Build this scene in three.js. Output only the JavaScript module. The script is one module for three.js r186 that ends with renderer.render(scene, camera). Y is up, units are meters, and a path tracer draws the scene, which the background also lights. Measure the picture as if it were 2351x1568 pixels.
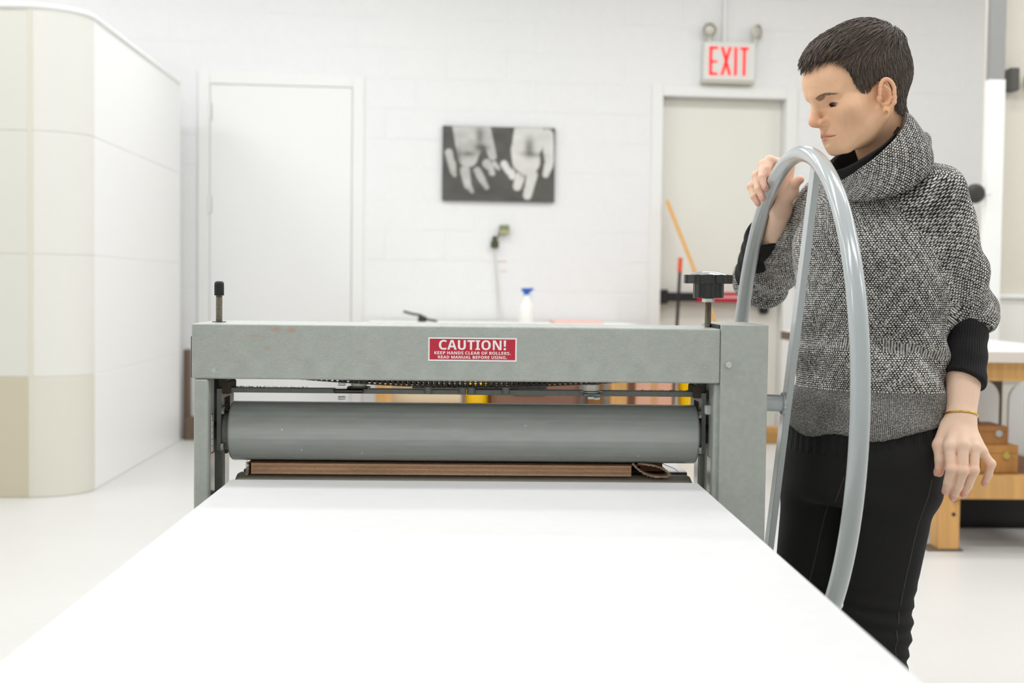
import * as THREE from 'three';
import { RoundedBoxGeometry } from 'three/addons/geometries/RoundedBoxGeometry.js';
import { RectAreaLightUniformsLib } from 'three/addons/lights/RectAreaLightUniformsLib.js';
import { mergeGeometries, mergeVertices, toCreasedNormals } from 'three/addons/utils/BufferGeometryUtils.js';

// ---------------------------------------------------------------- camera, light, exposure
const scene = new THREE.Scene();
scene.background = new THREE.Color(0x000000);
const camera = new THREE.PerspectiveCamera(29.33, 2351 / 1568, 0.05, 60);
camera.position.set(0.0053, 1.08, 2.4087);
camera.rotation.order = 'YXZ';
camera.rotation.set(-0.041722, -0.028617, 0.011767);
camera.focus = 2.36;
camera.userData.fStop = 4.5;
scene.add(camera);
const renderer = new THREE.WebGLRenderer({ antialias: true });
renderer.toneMapping = THREE.LinearToneMapping;
renderer.toneMappingExposure = 0.68;
renderer.shadowMap.enabled = true;
RectAreaLightUniformsLib.init();
const LAMP_NITS = 24;                                    // luminance of the ceiling troffers
const LAMP_COLOR = 0xfcfdff;

// ---------------------------------------------------------------- helpers
let seedState = 12345;
function rnd() { seedState = (seedState * 1664525 + 1013904223) >>> 0; return seedState / 4294967296; }
const V = (x, y, z) => new THREE.Vector3(x, y, z);
const taken = new Map();
function numbered(name) { const n = taken.get(name) ?? 0; taken.set(name, n + 1); return n ? name + '_' + String(n).padStart(3, '0') : name; }
function shade(o) { o.traverse((c) => { if (c.isMesh) { c.castShadow = true; c.receiveShadow = true; } }); return o; }
function thing(name, label, category, [x, y, z] = [0, 0, 0], turn = 0, group) {
  const o = new THREE.Group(); o.name = numbered(name); o.position.set(x, y, z); o.rotation.y = turn;
  o.userData = { label, category }; if (group) o.userData.group = group; scene.add(o); return o;
}
function part(name, geo, mat, parent, label) {
  const m = new THREE.Mesh(geo, mat); m.name = name; m.castShadow = m.receiveShadow = true;
  if (label) m.userData.label = label; parent.add(m); return m;
}
function single(name, geo, mat, label, category, pos, turn = 0) {
  const m = part(numbered(name), geo, mat, scene, label); m.userData.category = category;
  if (pos) m.position.set(...pos); m.rotation.y = turn; return m;
}
function struct(name, geo, mat, label, category = 'structure') {
  const m = part(name, geo, mat, scene, label); m.userData.kind = 'structure'; m.userData.category = category; return m;
}
// uv in metres, by the way each face points
function boxUV(g, s = 1, off = 0) {
  const ni = g.index ? g.toNonIndexed() : g; const p = ni.attributes.position, n = ni.attributes.normal, uv = new Float32Array(p.count * 2);
  for (let i = 0; i < p.count; i += 3) {
    let nx = 0, ny = 0, nz = 0; for (let k = 0; k < 3; k++) { nx += Math.abs(n.getX(i + k)); ny += Math.abs(n.getY(i + k)); nz += Math.abs(n.getZ(i + k)); }
    for (let k = 0; k < 3; k++) {
      const x = p.getX(i + k), y = p.getY(i + k), z = p.getZ(i + k); let u, v;
      if (nz >= nx && nz >= ny) { u = x; v = y; } else if (nx >= ny) { u = z; v = y; } else { u = x; v = z; }
      uv[(i + k) * 2] = u * s + off; uv[(i + k) * 2 + 1] = v * s + off * .7;
    }
  }
  ni.setAttribute('uv', new THREE.BufferAttribute(uv, 2)); return ni;
}
// box from min/max corners, with softened edges
function bx(x0, x1, y0, y1, z0, z1, r = 0.0015, seg = 1) {
  const w = x1 - x0, h = y1 - y0, d = z1 - z0; r = Math.min(r, w * .45, h * .45, d * .45);
  const g = r > 0 ? new RoundedBoxGeometry(w, h, d, seg, r) : new THREE.BoxGeometry(w, h, d);
  g.translate((x0 + x1) / 2, (y0 + y1) / 2, (z0 + z1) / 2); return boxUV(g);
}
function cyl(r, h, seg = 32, r2 = r, bevel = 0) {
  if (!bevel) return new THREE.CylinderGeometry(r2, r, h, seg);
  const pts = [[0, -h / 2], [r - bevel, -h / 2], [r, -h / 2 + bevel], [r2, h / 2 - bevel], [r2 - bevel, h / 2], [0, h / 2]].map(([a, b]) => new THREE.Vector2(a, b));
  return toCreasedNormals(new THREE.LatheGeometry(pts, seg), .6);
}
const lathe = (pts, seg = 40) => toCreasedNormals(new THREE.LatheGeometry(pts.map(([a, b]) => new THREE.Vector2(Math.max(a, 1e-5), b)), seg), .7);
const hexBolt = (r, h) => cyl(r, h, 6, r, r * .12);
const tube = (pts, r, seg = 40, rad = 10) => new THREE.TubeGeometry(new THREE.CatmullRomCurve3(pts), seg, r, rad);
const merge = (gs) => mergeGeometries(gs.map((g) => { const n = g.index ? g.toNonIndexed() : g; for (const k of Object.keys(n.attributes)) if (!['position', 'normal', 'uv'].includes(k)) n.deleteAttribute(k); return n; }));
function slab(shape, depth, bevel = 0.001) {
  return new THREE.ExtrudeGeometry(shape, { depth, bevelEnabled: bevel > 0, bevelSize: bevel, bevelThickness: bevel, bevelSegments: 1, curveSegments: 12 });
}
// ---------------------------------------------------------------- textures
const clamp = (x, a = 0, b = 1) => Math.min(b, Math.max(a, x));
const hash2 = (x, y, s) => { let h = (x * 374761393 + y * 668265263 + s * 2147483647) | 0; h = Math.imul(h ^ (h >>> 13), 1274126177); return ((h ^ (h >>> 16)) >>> 0) / 4294967296; };
function vnoise(x, y, period, s) {
  const xi = Math.floor(x), yi = Math.floor(y), fx = x - xi, fy = y - yi, u = fx * fx * (3 - 2 * fx), v = fy * fy * (3 - 2 * fy), w = (a) => ((a % period) + period) % period;
  const a = hash2(w(xi), w(yi), s), b = hash2(w(xi + 1), w(yi), s), c = hash2(w(xi), w(yi + 1), s), d = hash2(w(xi + 1), w(yi + 1), s);
  return a + (b - a) * u + (c - a) * v + (a - b - c + d) * u * v;
}
function fbm(u, v, base, oct, s) { let a = .5, t = 0, n = 0, f = base; for (let i = 0; i < oct; i++) { t += a * vnoise(u * f, v * f, f, s + i); n += a; a *= .5; f *= 2; } return t / n; }
function dataTex(w, h, fn, srgb = true, repeat) {
  const d = new Uint8Array(w * h * 4);
  for (let y = 0; y < h; y++) for (let x = 0; x < w; x++) { const c = fn((x + .5) / w, (y + .5) / h, x, y), i = (y * w + x) * 4; d[i] = clamp(c[0], 0, 255); d[i + 1] = clamp(c[1], 0, 255); d[i + 2] = clamp(c[2], 0, 255); d[i + 3] = 255; }
  const t = new THREE.DataTexture(d, w, h, THREE.RGBAFormat); t.magFilter = THREE.LinearFilter; t.minFilter = THREE.LinearMipmapLinearFilter; t.generateMipmaps = true;
  t.wrapS = t.wrapT = THREE.RepeatWrapping; if (srgb) t.colorSpace = THREE.SRGBColorSpace; if (repeat) t.repeat.set(...repeat); t.needsUpdate = true; return t;
}
const sstep = (a, b, x) => { const t = clamp((x - a) / (b - a)); return t * t * (3 - 2 * t); };
const lerp = (a, b, t) => a + (b - a) * t;
const std = (color, roughness = .6, extra = {}) => new THREE.MeshPhysicalMaterial({ color, roughness, ...extra });

const speck = (x, y, s, p) => (hash2(x >> 1, y >> 1, s) > p ? 1 : 0);
const paintMap = dataTex(512, 512, (u, v, x, y) => { const n = fbm(u, v, 6, 5, 3), f = fbm(u, v, 64, 2, 9), s = hash2(x, y, 31) > .9996 ? 60 : 0; const k = 236 + (n - .5) * 14 + (f - .5) * 16 + s * .3; return [k, k, k - 1]; }, true, [2, 2]);
const grainBump = dataTex(512, 512, (u, v) => { const k = 255 * (.6 * fbm(u, v, 32, 3, 5) + .4 * fbm(u, v, 128, 2, 8)); return [k, k, k]; }, false, [2, 2]);
const wallMap = dataTex(512, 512, (u, v) => { const n = fbm(u, v, 4, 5, 21), f = fbm(u, v, 64, 2, 22), k = 252 + (n - .5) * 5 + (f - .5) * 3; return [k, k, k]; }, true, [.7, .7]);
const woodMap = dataTex(512, 512, (u, v) => {
  const w = fbm(u, v, 4, 3, 41) * .06, g = fbm((u + w) % 1, v * .06 % 1, 64, 3, 43), r = vnoise((v * 0 + u * 14 + w * 40), v * .6, 14, 47), k = .72 + .28 * (.6 * g + .4 * r);
  return [226 * k + 20, 186 * k + 14, 132 * k + 4];
}, true, [1, 1]);
const M = {
  paint: std(0xbfc5bd, .42, { map: paintMap, clearcoat: .25, clearcoatRoughness: .3, bumpMap: grainBump, bumpScale: .00025 }),
  paintGloss: std(0xb6bdbd, .2, { clearcoat: .6, clearcoatRoughness: .12 }),
  paintDark: std(0x82857f, .5, { map: paintMap }),
  roller: std(0xb6bbb7, .38, { map: paintMap, bumpMap: grainBump, bumpScale: .0002 }),
  bed: std(0xe9e9e8, .45, { map: wallMap }),
  wall: std(0xefefee, .7, { map: wallMap, bumpMap: grainBump, bumpScale: .0012 }),
  ceiling: std(0xefefee, .9),
  floor: std(0xd8d7d3, .38, { map: wallMap }),
  trim: std(0xeeeeeb, .45),
  doorPaint: std(0xeeeeec, .5),
  doorCream: std(0xe9e7de, .5),
  steel: std(0xb8b8b4, .28, { metalness: 1 }),
  steelDark: std(0x5a5853, .45, { metalness: .7 }),
  zinc: std(0xd4d8d6, .3, { metalness: .9 }),
  thread: std(0x70685a, .4, { metalness: .85 }),
  iron: std(0x3a3935, .6, { metalness: .3 }),
  grime: std(0x4c443a, .95),
  lint: std(0x6e6150, 1),
  black: std(0x0e0e0d, .25, { clearcoat: .5, clearcoatRoughness: .15 }),
  blackMatte: std(0x1a1918, .7),
  rubber: std(0x121211, .55),
  chrome: std(0xe8e8e8, .08, { metalness: 1 }),
  nylon: std(0xe2dfd2, .5),
  wood: std(0xf2e4cc, .5, { map: woodMap }),
  woodDark: std(0x8b6a4c, .6, { map: woodMap }),
  brown: std(0x6b5a48, .7),
  white: std(0xf4f4f0, .5),
  red: std(0xb3122b, .4),
  yellow: std(0xf3c400, .4),
};
// ---------------------------------------------------------------- the room
const ROOM = { x0: -5.2, x1: 5.4, z0: -8.6, z1: 4.6, h: 4.1 };
struct('floor', bx(ROOM.x0 - .1, ROOM.x1 + .1, -.1, 0, ROOM.z0 - .1, ROOM.z1 + .1, 0), M.floor, 'pale sealed concrete studio floor', 'floor');
struct('ceiling', bx(ROOM.x0 - .1, ROOM.x1 + .1, ROOM.h, ROOM.h + .1, ROOM.z0 - .1, ROOM.z1 + .1, 0), M.ceiling, 'white studio ceiling', 'ceiling');
struct('wall_left', bx(ROOM.x0 - .1, ROOM.x0, 0, ROOM.h, ROOM.z0, ROOM.z1, 0), M.wall, 'white side wall left of the studio', 'wall');
struct('wall_right', bx(ROOM.x1, ROOM.x1 + .1, 0, ROOM.h, ROOM.z0, ROOM.z1, 0), M.wall, 'white side wall right of the studio', 'wall');
struct('wall_front', bx(ROOM.x0, ROOM.x1, 0, ROOM.h, ROOM.z1, ROOM.z1 + .1, 0), M.wall, 'white wall facing the back of the studio', 'wall');
// ceiling troffers: a frame, a diffuser that glows and an area light of the same size just below it
function troffer(x, z, w, d) {
  const t = thing('ceiling_light', 'long fluorescent ceiling light with white diffuser', 'light', [x, ROOM.h - .36, z], 0, 'fluorescent ceiling lights');
  part('housing', bx(-w / 2 - .03, w / 2 + .03, .03, .1, -d / 2 - .03, d / 2 + .03, .005), M.trim, t);
  part('diffuser', bx(-w / 2, w / 2, 0, .03, -d / 2, d / 2, .004), std(0xffffff, .6, { emissive: LAMP_COLOR, emissiveIntensity: 1.2 }), t);
  for (const s of [-1, 1]) part('hanger', cyl(.006, .26, 8).translate(s * w * .4, .23, 0), M.steel, t);
  const l = new THREE.RectAreaLight(LAMP_COLOR, LAMP_NITS, w, d); l.rotation.x = -Math.PI / 2; l.position.y = -.006; l.name = 'lamp'; t.add(l);
}
for (const x of [-3.6, -.9, 1.8, 4.3]) for (const z of [-5.15, -3.05, -.95, 1.1]) troffer(x, z, 1.5, .32);

// back wall: mortar bed plus painted concrete blocks, set slightly askew to the press
const WALL = { o: V(-2.0254, 0, -6.874), a: 0.08 };
WALL.t = V(Math.cos(WALL.a), 0, -Math.sin(WALL.a)); WALL.n = V(Math.sin(WALL.a), 0, Math.cos(WALL.a));
const onWall = (s, y, out = 0) => WALL.o.clone().addScaledVector(WALL.t, s).addScaledVector(WALL.n, out).setY(y);
const DOORS = [[.14, 1.16, 0, 2.495], [3.385, 4.335, 0, 2.50]];
{
  const shape = new THREE.Shape(); shape.moveTo(-3.3, 0);
  for (const [a, b, , h] of DOORS) { shape.lineTo(a, 0); shape.lineTo(a, h); shape.lineTo(b, h); shape.lineTo(b, 0); }
  shape.lineTo(7.6, 0); shape.lineTo(7.6, ROOM.h); shape.lineTo(-3.3, ROOM.h);
  const g = boxUV(new THREE.ExtrudeGeometry(shape, { depth: .19, bevelEnabled: false }).translate(0, 0, -.1905));
  const w = struct('wall_back', g, M.wall, 'white painted concrete block back wall', 'wall'); w.position.copy(WALL.o); w.rotation.y = WALL.a;
  const CH = .2155, BL = .431, y0 = .1855 - CH;
  const cache = new Map();
  const blockGeo = (l, h) => { const k = l.toFixed(3) + '_' + h.toFixed(3); if (!cache.has(k)) cache.set(k, boxUV(new RoundedBoxGeometry(l, h, .02, 1, .0022))); return cache.get(k); };
  for (let r = 0; r < 17; r++) {
    const ya = Math.max(0, y0 + r * CH) + .003, yb = Math.min(ROOM.h, y0 + (r + 1) * CH) - .003;
    for (let c = -3; c < 15; c++) {
      let sp = [[c * BL + (r % 2) * BL / 2 + .09, (c + 1) * BL + (r % 2) * BL / 2 + .09]];
      if (sp[0][1] < -1.3 || sp[0][0] > 6.2) continue;
      for (const [a, b, , h] of DOORS) { const A = a - .075, B = b + .075, H = h + .075; if (ya < H - .02) sp = sp.flatMap(([p, q]) => (q <= A || p >= B) ? [[p, q]] : [[p, Math.min(q, A)], [Math.max(p, B), q]].filter(([m, n]) => n - m > .03)); }
      for (const [p, q] of sp) { const m = part('block', blockGeo(q - p - .005, yb - ya), M.wall, w); m.position.set((p + q) / 2, (ya + yb) / 2, -.0085 + (hash2(r, c, 5) - .5) * .0016); }
    }
  }
}
// doors
function doorIn(n, [a, b, , h], leafMat, out, lab) {
  const fr = new THREE.Group(); fr.name = 'door_' + n; fr.userData = { kind: 'structure', label: lab, category: 'door' }; scene.add(fr); fr.position.copy(onWall(0, 0)); fr.rotation.y = WALL.a;
  part('door_frame', merge([bx(a - .07, a + .012, 0, h + .07, -.16, .012, .004), bx(b - .012, b + .07, 0, h + .07, -.16, .012, .004), bx(a + .012, b - .012, h - .012, h + .07, -.16, .012, .004)]), M.trim, fr);
  part('door_leaf', bx(a + .0145, b - .0145, .01, h - .0145, out - .045, out, .003), leafMat, fr); return fr;
}
{
  const d1 = doorIn(1, DOORS[0], M.doorPaint, .006, 'white painted flush door beside the curved cabin');
  for (const y of [2.29, 1.635, .5]) part('hinge', merge([cyl(.011, .12, 12).translate(.15, y, .008), bx(.13, .17, y - .06, y + .06, .0, .006, .001)]), M.trim, d1);
  const d2 = doorIn(2, DOORS[1], M.doorCream, -.1, 'cream exit door with a red and black push bar');
  const pb = part('push_bar', bx(3.67, 4.13, .985, 1.06, -.06, .0, .012, 2), M.red, d2, 'red push bar');
  part('bar_end', merge([bx(3.405, 3.68, .99, 1.055, -.062, .002, .01, 2), bx(3.405, 3.46, .97, 1.075, -.1, .008, .01, 2)]), M.blackMatte, pb, 'black bar housing');
  part('bar_end', merge([bx(4.12, 4.25, .98, 1.075, -.1, .008, .02, 2), bx(4.17, 4.235, .9, 1.0, -.1, -.03, .02, 2)]), M.blackMatte, pb, 'black latch housing');
  part('bar_sticker', bx(3.72, 4.1, 1.015, 1.035, 0, .0015, .0005), std(0xe9a6a6, .5), pb, 'pale pink strip on the push bar');
}
// white curved cabin on the left: front wall, rounded corner and long side, with pressed seams
{
  const H = 2.43, R = .26, xR = -1.955, zF = -4.14, N = 14;
  const cab = thing('curved_cabin', 'tall white cabin with a rounded corner and panel seams beside the white door', 'cabin', [-3.2, 0, -5.5]);
  const ox = 3.2, oz = 5.5;
  const path = [[-4.6, zF - .02], [-2.2, zF]];
  for (let i = 1; i <= N; i++) { const t = i / N * Math.PI / 2; path.push([xR - R + R * Math.sin(t) - .01, zF - R + R * Math.cos(t)]); }
  path.push([xR - .06, -6.55]);
  // one panel: a strip of the path between two stations, with thickness
  function panel(pts, y0, y1, mat, name, lab) {
    const outer = pts, inner = pts.map(([x, z], i) => { const a = pts[Math.max(0, i - 1)], b = pts[Math.min(pts.length - 1, i + 1)], dx = b[0] - a[0], dz = b[1] - a[1], l = Math.hypot(dx, dz); return [x + dz / l * .03, z - dx / l * .03]; });
    const sh = new THREE.Shape(); outer.forEach(([x, z], i) => i ? sh.lineTo(x + ox, -(z + oz)) : sh.moveTo(x + ox, -(z + oz))); for (let i = inner.length - 1; i >= 0; i--) sh.lineTo(inner[i][0] + ox, -(inner[i][1] + oz));
    const g = toCreasedNormals(slab(sh, y1 - y0 - .008, .004).rotateX(-Math.PI / 2).translate(0, y0 + .004, 0), .5); return part(name, boxUV(g), mat, cab, lab);
  }
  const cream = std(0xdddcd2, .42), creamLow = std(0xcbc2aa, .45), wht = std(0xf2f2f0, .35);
  const ys = [0, .604, 1.215, 1.824, H];
  const k1 = path.slice(0, 2), k2 = path.slice(1, 2 + N), k3 = path.slice(1 + N);
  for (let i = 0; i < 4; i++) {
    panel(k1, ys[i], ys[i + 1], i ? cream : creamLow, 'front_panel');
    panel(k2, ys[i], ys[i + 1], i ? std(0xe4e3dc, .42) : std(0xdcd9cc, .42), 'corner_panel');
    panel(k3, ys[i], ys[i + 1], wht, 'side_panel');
  }
  const seam = std(0xdcd8c8, .6);
  part('seam_post', bx(-2.213 + ox, -2.187 + ox, 0, H, zF - .02 + oz, zF + .006 + oz, .004), seam, cab);
  part('top_rim', tube(path.map(([x, z]) => V(x + ox, H + .005, z + oz)), .016, 120, 8), wht, cab);
  part('back_panel', bx(-4.62 + ox, xR - .06 + ox, 0, H, -6.6 + oz, -6.55 + oz, .004), wht, cab);
  const lid = new THREE.Shape(); path.forEach(([x, z], i) => i ? lid.lineTo(x + ox, -(z + oz)) : lid.moveTo(x + ox, -(z + oz))); lid.lineTo(-4.6 + ox, 6.55 - oz);
  part('roof', slab(lid, .02, 0).rotateX(-Math.PI / 2).translate(0, H - .03, 0), wht, cab);
}
// dark wooden stand between the cabin and the door
{
  const t = thing('door_stand', 'narrow dark brown wooden stand between cabin and white door', 'stand', [-1.985, 0, -6.72]);
  part('upright', bx(-.025, .01, 0, .62, -.05, .05, .004), M.brown, t); part('foot', bx(.0, .13, 0, .15, -.05, .12, .006), M.brown, t);
}
// beige partition wall and steel post at the right
{
  const w = struct('wall_partition', bx(2.79, 5.4, 0, ROOM.h, -4.75, -4.55, .003), std(0xdcd6c8, .75, { map: wallMap, bumpMap: grainBump, bumpScale: .001 }), 'beige plaster partition wall at the right', 'wall');
  part('wall_ledge', bx(2.795, 5.4, 1.05, 1.073, -4.55, -4.52, .004), M.trim, w);
  part('wall_upstand', bx(2.795, 5.4, .6, 1.05, -4.55, -4.54, .002), M.doorCream, w);
  const p = thing('steel_post', 'slim steel post, bare grey above and painted white below', 'post', [2.735, 0, -4.45]);
  part('post_lower', bx(-.045, .045, 0, 2.2, -.03, .03, .004), M.white, p);
  part('post_upper', bx(-.04, .04, 2.2, ROOM.h, -.028, .028, .004), std(0x9a9a98, .5, { metalness: .4 }), p, 'bare grey steel');
  const q = thing('wall_pipe', 'grey pipe with a dark clamp on the beige partition', 'pipe', [2.82, 2.21, -4.5]);
  part('pipe', cyl(.03, 2.4, 20).rotateZ(Math.PI / 2).translate(1.3, 0, 0), std(0xb7b2a6, .5), q); part('clamp', bx(.0, .05, -.06, .06, -.045, .04, .006), M.steelDark, q);
}
// ---------------------------------------------------------------- things on and by the back wall
function atWall(name, label, category, s, y, out) { const p = onWall(s, y, out); return thing(name, label, category, [p.x, p.y, p.z], WALL.a); }
{ // exit sign with two emergency lamp heads
  const t = atWall('exit_sign', 'white exit sign with red letters and two lamp heads above cream door', 'sign', 3.868, 2.6, .01);
  part('housing', bx(-.19, .19, .0, .275, 0, .07, .008, 2), std(0xe4e6e0, .5), t);
  part('lower_strip', bx(-.2, .19, -.02, .004, 0, .06, .004), std(0xc9c7b8, .6), t);
  const red = std(0xff2a2c, .5, { emissive: 0xff1014, emissiveIntensity: .75 });
  const bar = (x0, y0, x1, y1, th) => { const a = Math.atan2(y1 - y0, x1 - x0), l = Math.hypot(x1 - x0, y1 - y0); return new THREE.BoxGeometry(l, th, .006).rotateZ(a).translate((x0 + x1) / 2, (y0 + y1) / 2, .074); };
  const y0 = .035, y1 = .24, k = .017;
  part('letter_e', merge([bar(-.142, y0, -.142, y1, .02), bar(-.15, y1 - k / 2, -.09, y1 - k / 2, k), bar(-.15, y0 + k / 2, -.09, y0 + k / 2, k), bar(-.15, .132, -.092, .132, .014)]), red, t, 'red glowing letter');
  part('letter_x', merge([bar(-.058, y0, .002, y1, .019), bar(.002, y0, -.058, y1, .019)]), red, t, 'red glowing letter');
  part('letter_i', merge([bar(.043, y0, .043, y1, .019)]), red, t, 'red glowing letter');
  part('letter_t', merge([bar(.107, y0, .107, y1, .019), bar(.076, y1 - k / 2, .14, y1 - k / 2, k)]), red, t, 'red glowing letter');
  for (const [x, ry] of [[-.15, -.1], [.205, .75]]) {
    const h = part('lamp_head', lathe([[0, -.03], [.035, -.028], [.05, -.01], [.054, .014], [.05, .018], [.046, .012]]).rotateX(Math.PI / 2).rotateY(ry).translate(x, .36, .05), std(0xd8d6ca, .5), t);
    part('lens', new THREE.SphereGeometry(.048, 24, 10, 0, 6.283, 0, .9).scale(1, .35, 1).rotateX(Math.PI / 2).rotateY(ry).translate(x, .36, .05), std(0xc9c6ba, .15), h);
    part('bracket', cyl(.014, .07, 12).translate(x * .96, .3, .04), std(0xd8d6ca, .5), t);
  }
  part('conduit', cyl(.012, 1.2, 12).translate(-.03, .27 + .6, .02), M.trim, t);
}
{ // photograph of two open hands, printed as flat tones
  const W = 512, H = 336;
  const cap = (x, y, a, b, c, d, r0, r1) => { const vx = c - a, vy = d - b, t = clamp(((x - a) * vx + (y - b) * vy) / (vx * vx + vy * vy)); return Math.hypot(x - a - vx * t, y - b - vy * t) - lerp(r0, r1, t); };
  // outlines in picture units: 0..1.53 across, 0..1 down
  const L = [[.3, -.1, .36, .22, .2, .2], [.36, .2, .34, .42, .21, .14], [.55, .0, .68, .4, .1, .06], [.08, .36, .14, .62, .06, .045], [.13, .5, .16, .66, .05, .035], [.3, .6, .34, .8, .075, .055], [.34, .78, .4, .88, .05, .035], [.47, .6, .54, .72, .06, .055], [.54, .72, .6, .82, .05, .04], [.6, .5, .68, .6, .07, .035], [.66, .62, .68, .63, .04, .04], [.7, .5, .76, .56, .045, .03]];
  const Rr = [[1.18, -.1, 1.16, .2, .2, .22], [1.12, .3, 1.14, .45, .2, .2], [1.42, .1, 1.46, .45, .1, .07], [1.45, .5, 1.41, .63, .07, .05], [.84, .5, .9, .6, .06, .05], [.93, .6, .95, .66, .06, .055], [1.06, .66, 1.02, .8, .075, .065], [1.22, .64, 1.16, .92, .085, .065]];
  const print = dataTex(W, H, (u, v) => {
    const x = u * 1.53, y = 1 - v; let dl = 9, dr = 9; for (const c of L) dl = Math.min(dl, cap(x, y, ...c)); for (const c of Rr) dr = Math.min(dr, cap(x, y, ...c));
    const bl = (d) => 1 - sstep(-.022, .012, d), n = fbm(u, v, 8, 4, 61);
    let k = 82 + (n - .5) * 26; k = lerp(k, 186 + (n - .5) * 50, bl(dl)); k = lerp(k, 214 + (n - .5) * 26, bl(dr));
    // dark smudged print across the palms
    const s1 = Math.exp(-(((x - .53) / .09) ** 2 + ((y - .29) / .05) ** 2)) + .7 * Math.exp(-(((x - .34) / .09) ** 2 + ((y - .37) / .035) ** 2)) * (.5 + n) + .6 * Math.exp(-(((x - .5) / .05) ** 2 + ((y - .12) / .14) ** 2));
    const s2 = .9 * Math.exp(-(((x - 1.18) / .06) ** 2 + ((y - .26) / .12) ** 2)) + .7 * Math.exp(-(((x - 1.2 - (y - .34) * 1.2) / .14) ** 2 + ((y - .36) / .035) ** 2)) * (.5 + n) + .6 * Math.exp(-(((x - 1.36) / .03) ** 2 + ((y - .45) / .07) ** 2));
    k -= 95 * clamp(s1) * bl(dl) + 95 * clamp(s2) * bl(dr); k -= 40 * Math.exp(-(((x - .22) / .03) ** 2 + ((y - .45) / .2) ** 2)) * bl(dl);
    for (const f of [[.2, .55, .24, .75], [.43, .62, .44, .7], [.98, .56, 1.1, .66], [1.13, .66, 1.12, .8], [.85, .42, .95, .56]]) k -= 60 * (1 - sstep(0, .025, cap(x, y, ...f, 0, 0))) * Math.max(bl(dl), bl(dr));
    return [k, k - 1, k - 6];
  }); print.wrapS = print.wrapT = THREE.ClampToEdgeWrapping;
  const t = atWall('hands_photograph', 'black and white photograph of two open hands on the block wall', 'picture', 2.196, 1.962, .004);
  part('panel', bx(-.405, .405, -.265, .265, 0, .028, .002), M.blackMatte, t);
  const g = new THREE.PlaneGeometry(.806, .526).translate(0, 0, .0285); part('print', g, std(0xffffff, .45, { map: print }), t);
}
{ // wall socket with plug and a hanging flex
  const t = atWall('wall_socket', 'small green grey socket box with hanging flex below the photograph', 'socket', 2.2, 1.36, .002);
  part('box', bx(.005, .075, .1, .165, 0, .05, .008, 2), std(0x7f8a68, .5), t); part('box_face', bx(.007, .073, .102, .128, .05, .054, .002), std(0xb1a877, .5), t);
  part('plug', merge([bx(-.055, .0, .0, .05, .0, .045, .01, 2), cyl(.014, .05, 12).translate(-.03, .06, .02)]), std(0x3f4a2c, .5), t);
  part('flex', tube([V(-.02, .05, .02), V(.0, .09, .025), V(.012, .12, .03)], .006, 16, 8), std(0x6b7253, .6), t);
  part('cord', tube([V(-.03, .0, .02), V(-.022, -.08, .02), V(-.006, -.25, .018), V(.01, -.42, .02), V(.03, -.54, .05)], .006, 40, 8), std(0xd9d8cf, .6), t);
  for (const [x, y, w] of [[.03, -.1, .06], [.04, -.17, .05]]) part('tape_mark', bx(x - w / 2, x + w / 2, y, y + .008, .0, .003, .001), std(0xe4c3bb, .7), t, 'faint pink tape');
}
// work bench along the back wall
const BENCH_Y = .832;
{
  const t = atWall('work_bench', 'wooden work bench with a pale top against the block wall', 'bench', 2.1, 0, .05);
  const x0 = -.82, x1 = 1.0;
  part('bench_top', bx(x0, x1, BENCH_Y - .045, BENCH_Y, .0, .62, .004), M.white, t);
  for (const [x, z] of [[x0 + .1, .55], [x0 + .24, .08], [x1 - .12, .55], [x1 - .2, .08]]) part('leg', bx(x - .055, x + .055, 0, BENCH_Y - .045, z - .045, z + .045, .004), M.wood, t);
  part('rail', bx(x0 + .05, x1 - .05, .68, .787, .02, .06, .003), M.wood, t); part('shelf', bx(x0 + .02, x1 - .05, .18, .21, .03, .6, .003), M.wood, t);
}
{ // spray bottle
  const p = onWall(2.363, BENCH_Y, .4), t = thing('spray_bottle', 'white spray bottle with a blue trigger head on the bench', 'bottle', [p.x, p.y, p.z], .1);
  part('bottle', lathe([[0, 0], [.048, 0], [.052, .006], [.052, .1], [.046, .125], [.03, .15], [.017, .172], [.015, .195], [0, .195]]), std(0xf7f5f0, .4), t);
  const s = new THREE.Shape(); s.moveTo(-.028, .238); s.lineTo(-.035, .23); s.lineTo(-.016, .21); s.lineTo(-.014, .19); s.lineTo(.012, .19); s.lineTo(.018, .214); s.lineTo(.04, .228); s.lineTo(.046, .24);
  part('spray_head', slab(s, .018, .003).translate(0, 0, -.009), std(0x1f5fb8, .4), t, 'blue spray head');
  part('nozzle', cyl(.007, .03, 12).rotateZ(Math.PI / 2).translate(.055, .235, 0), std(0xe3e4ec, .4), t);
  part('trigger', tube([V(.022, .216, 0), V(.034, .2, 0), V(.046, .178, 0)], .004, 12, 8), std(0xd8dbe6, .4), t);
}
{ // scrap iron hook tool and a sheet of pink paper on the bench
  const p = onWall(1.62, BENCH_Y, .42);
  const t = thing('hook_tool', 'dark bent metal hand tool lying on the bench', 'tool', [p.x, p.y, p.z], .06);
  part('handle', tube([V(-.11, .072, 0), V(-.05, .056, 0), V(.01, .045, 0), V(.05, .02, 0), V(.12, .008, .02)], .008, 30, 8), M.blackMatte, t); part('head', bx(-.01, .05, .0, .04, -.02, .02, .01, 2), M.iron, t);
  const q = onWall(2.72, BENCH_Y + .001, .36); const pp = single('paper_stack', bx(-.17, .17, 0, .02, -.14, .14, .002), std(0xf2c9bd, .7), 'flat stack of pink paper at the end of the bench', 'paper', [q.x, q.y, q.z], WALL.a);
}
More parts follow.
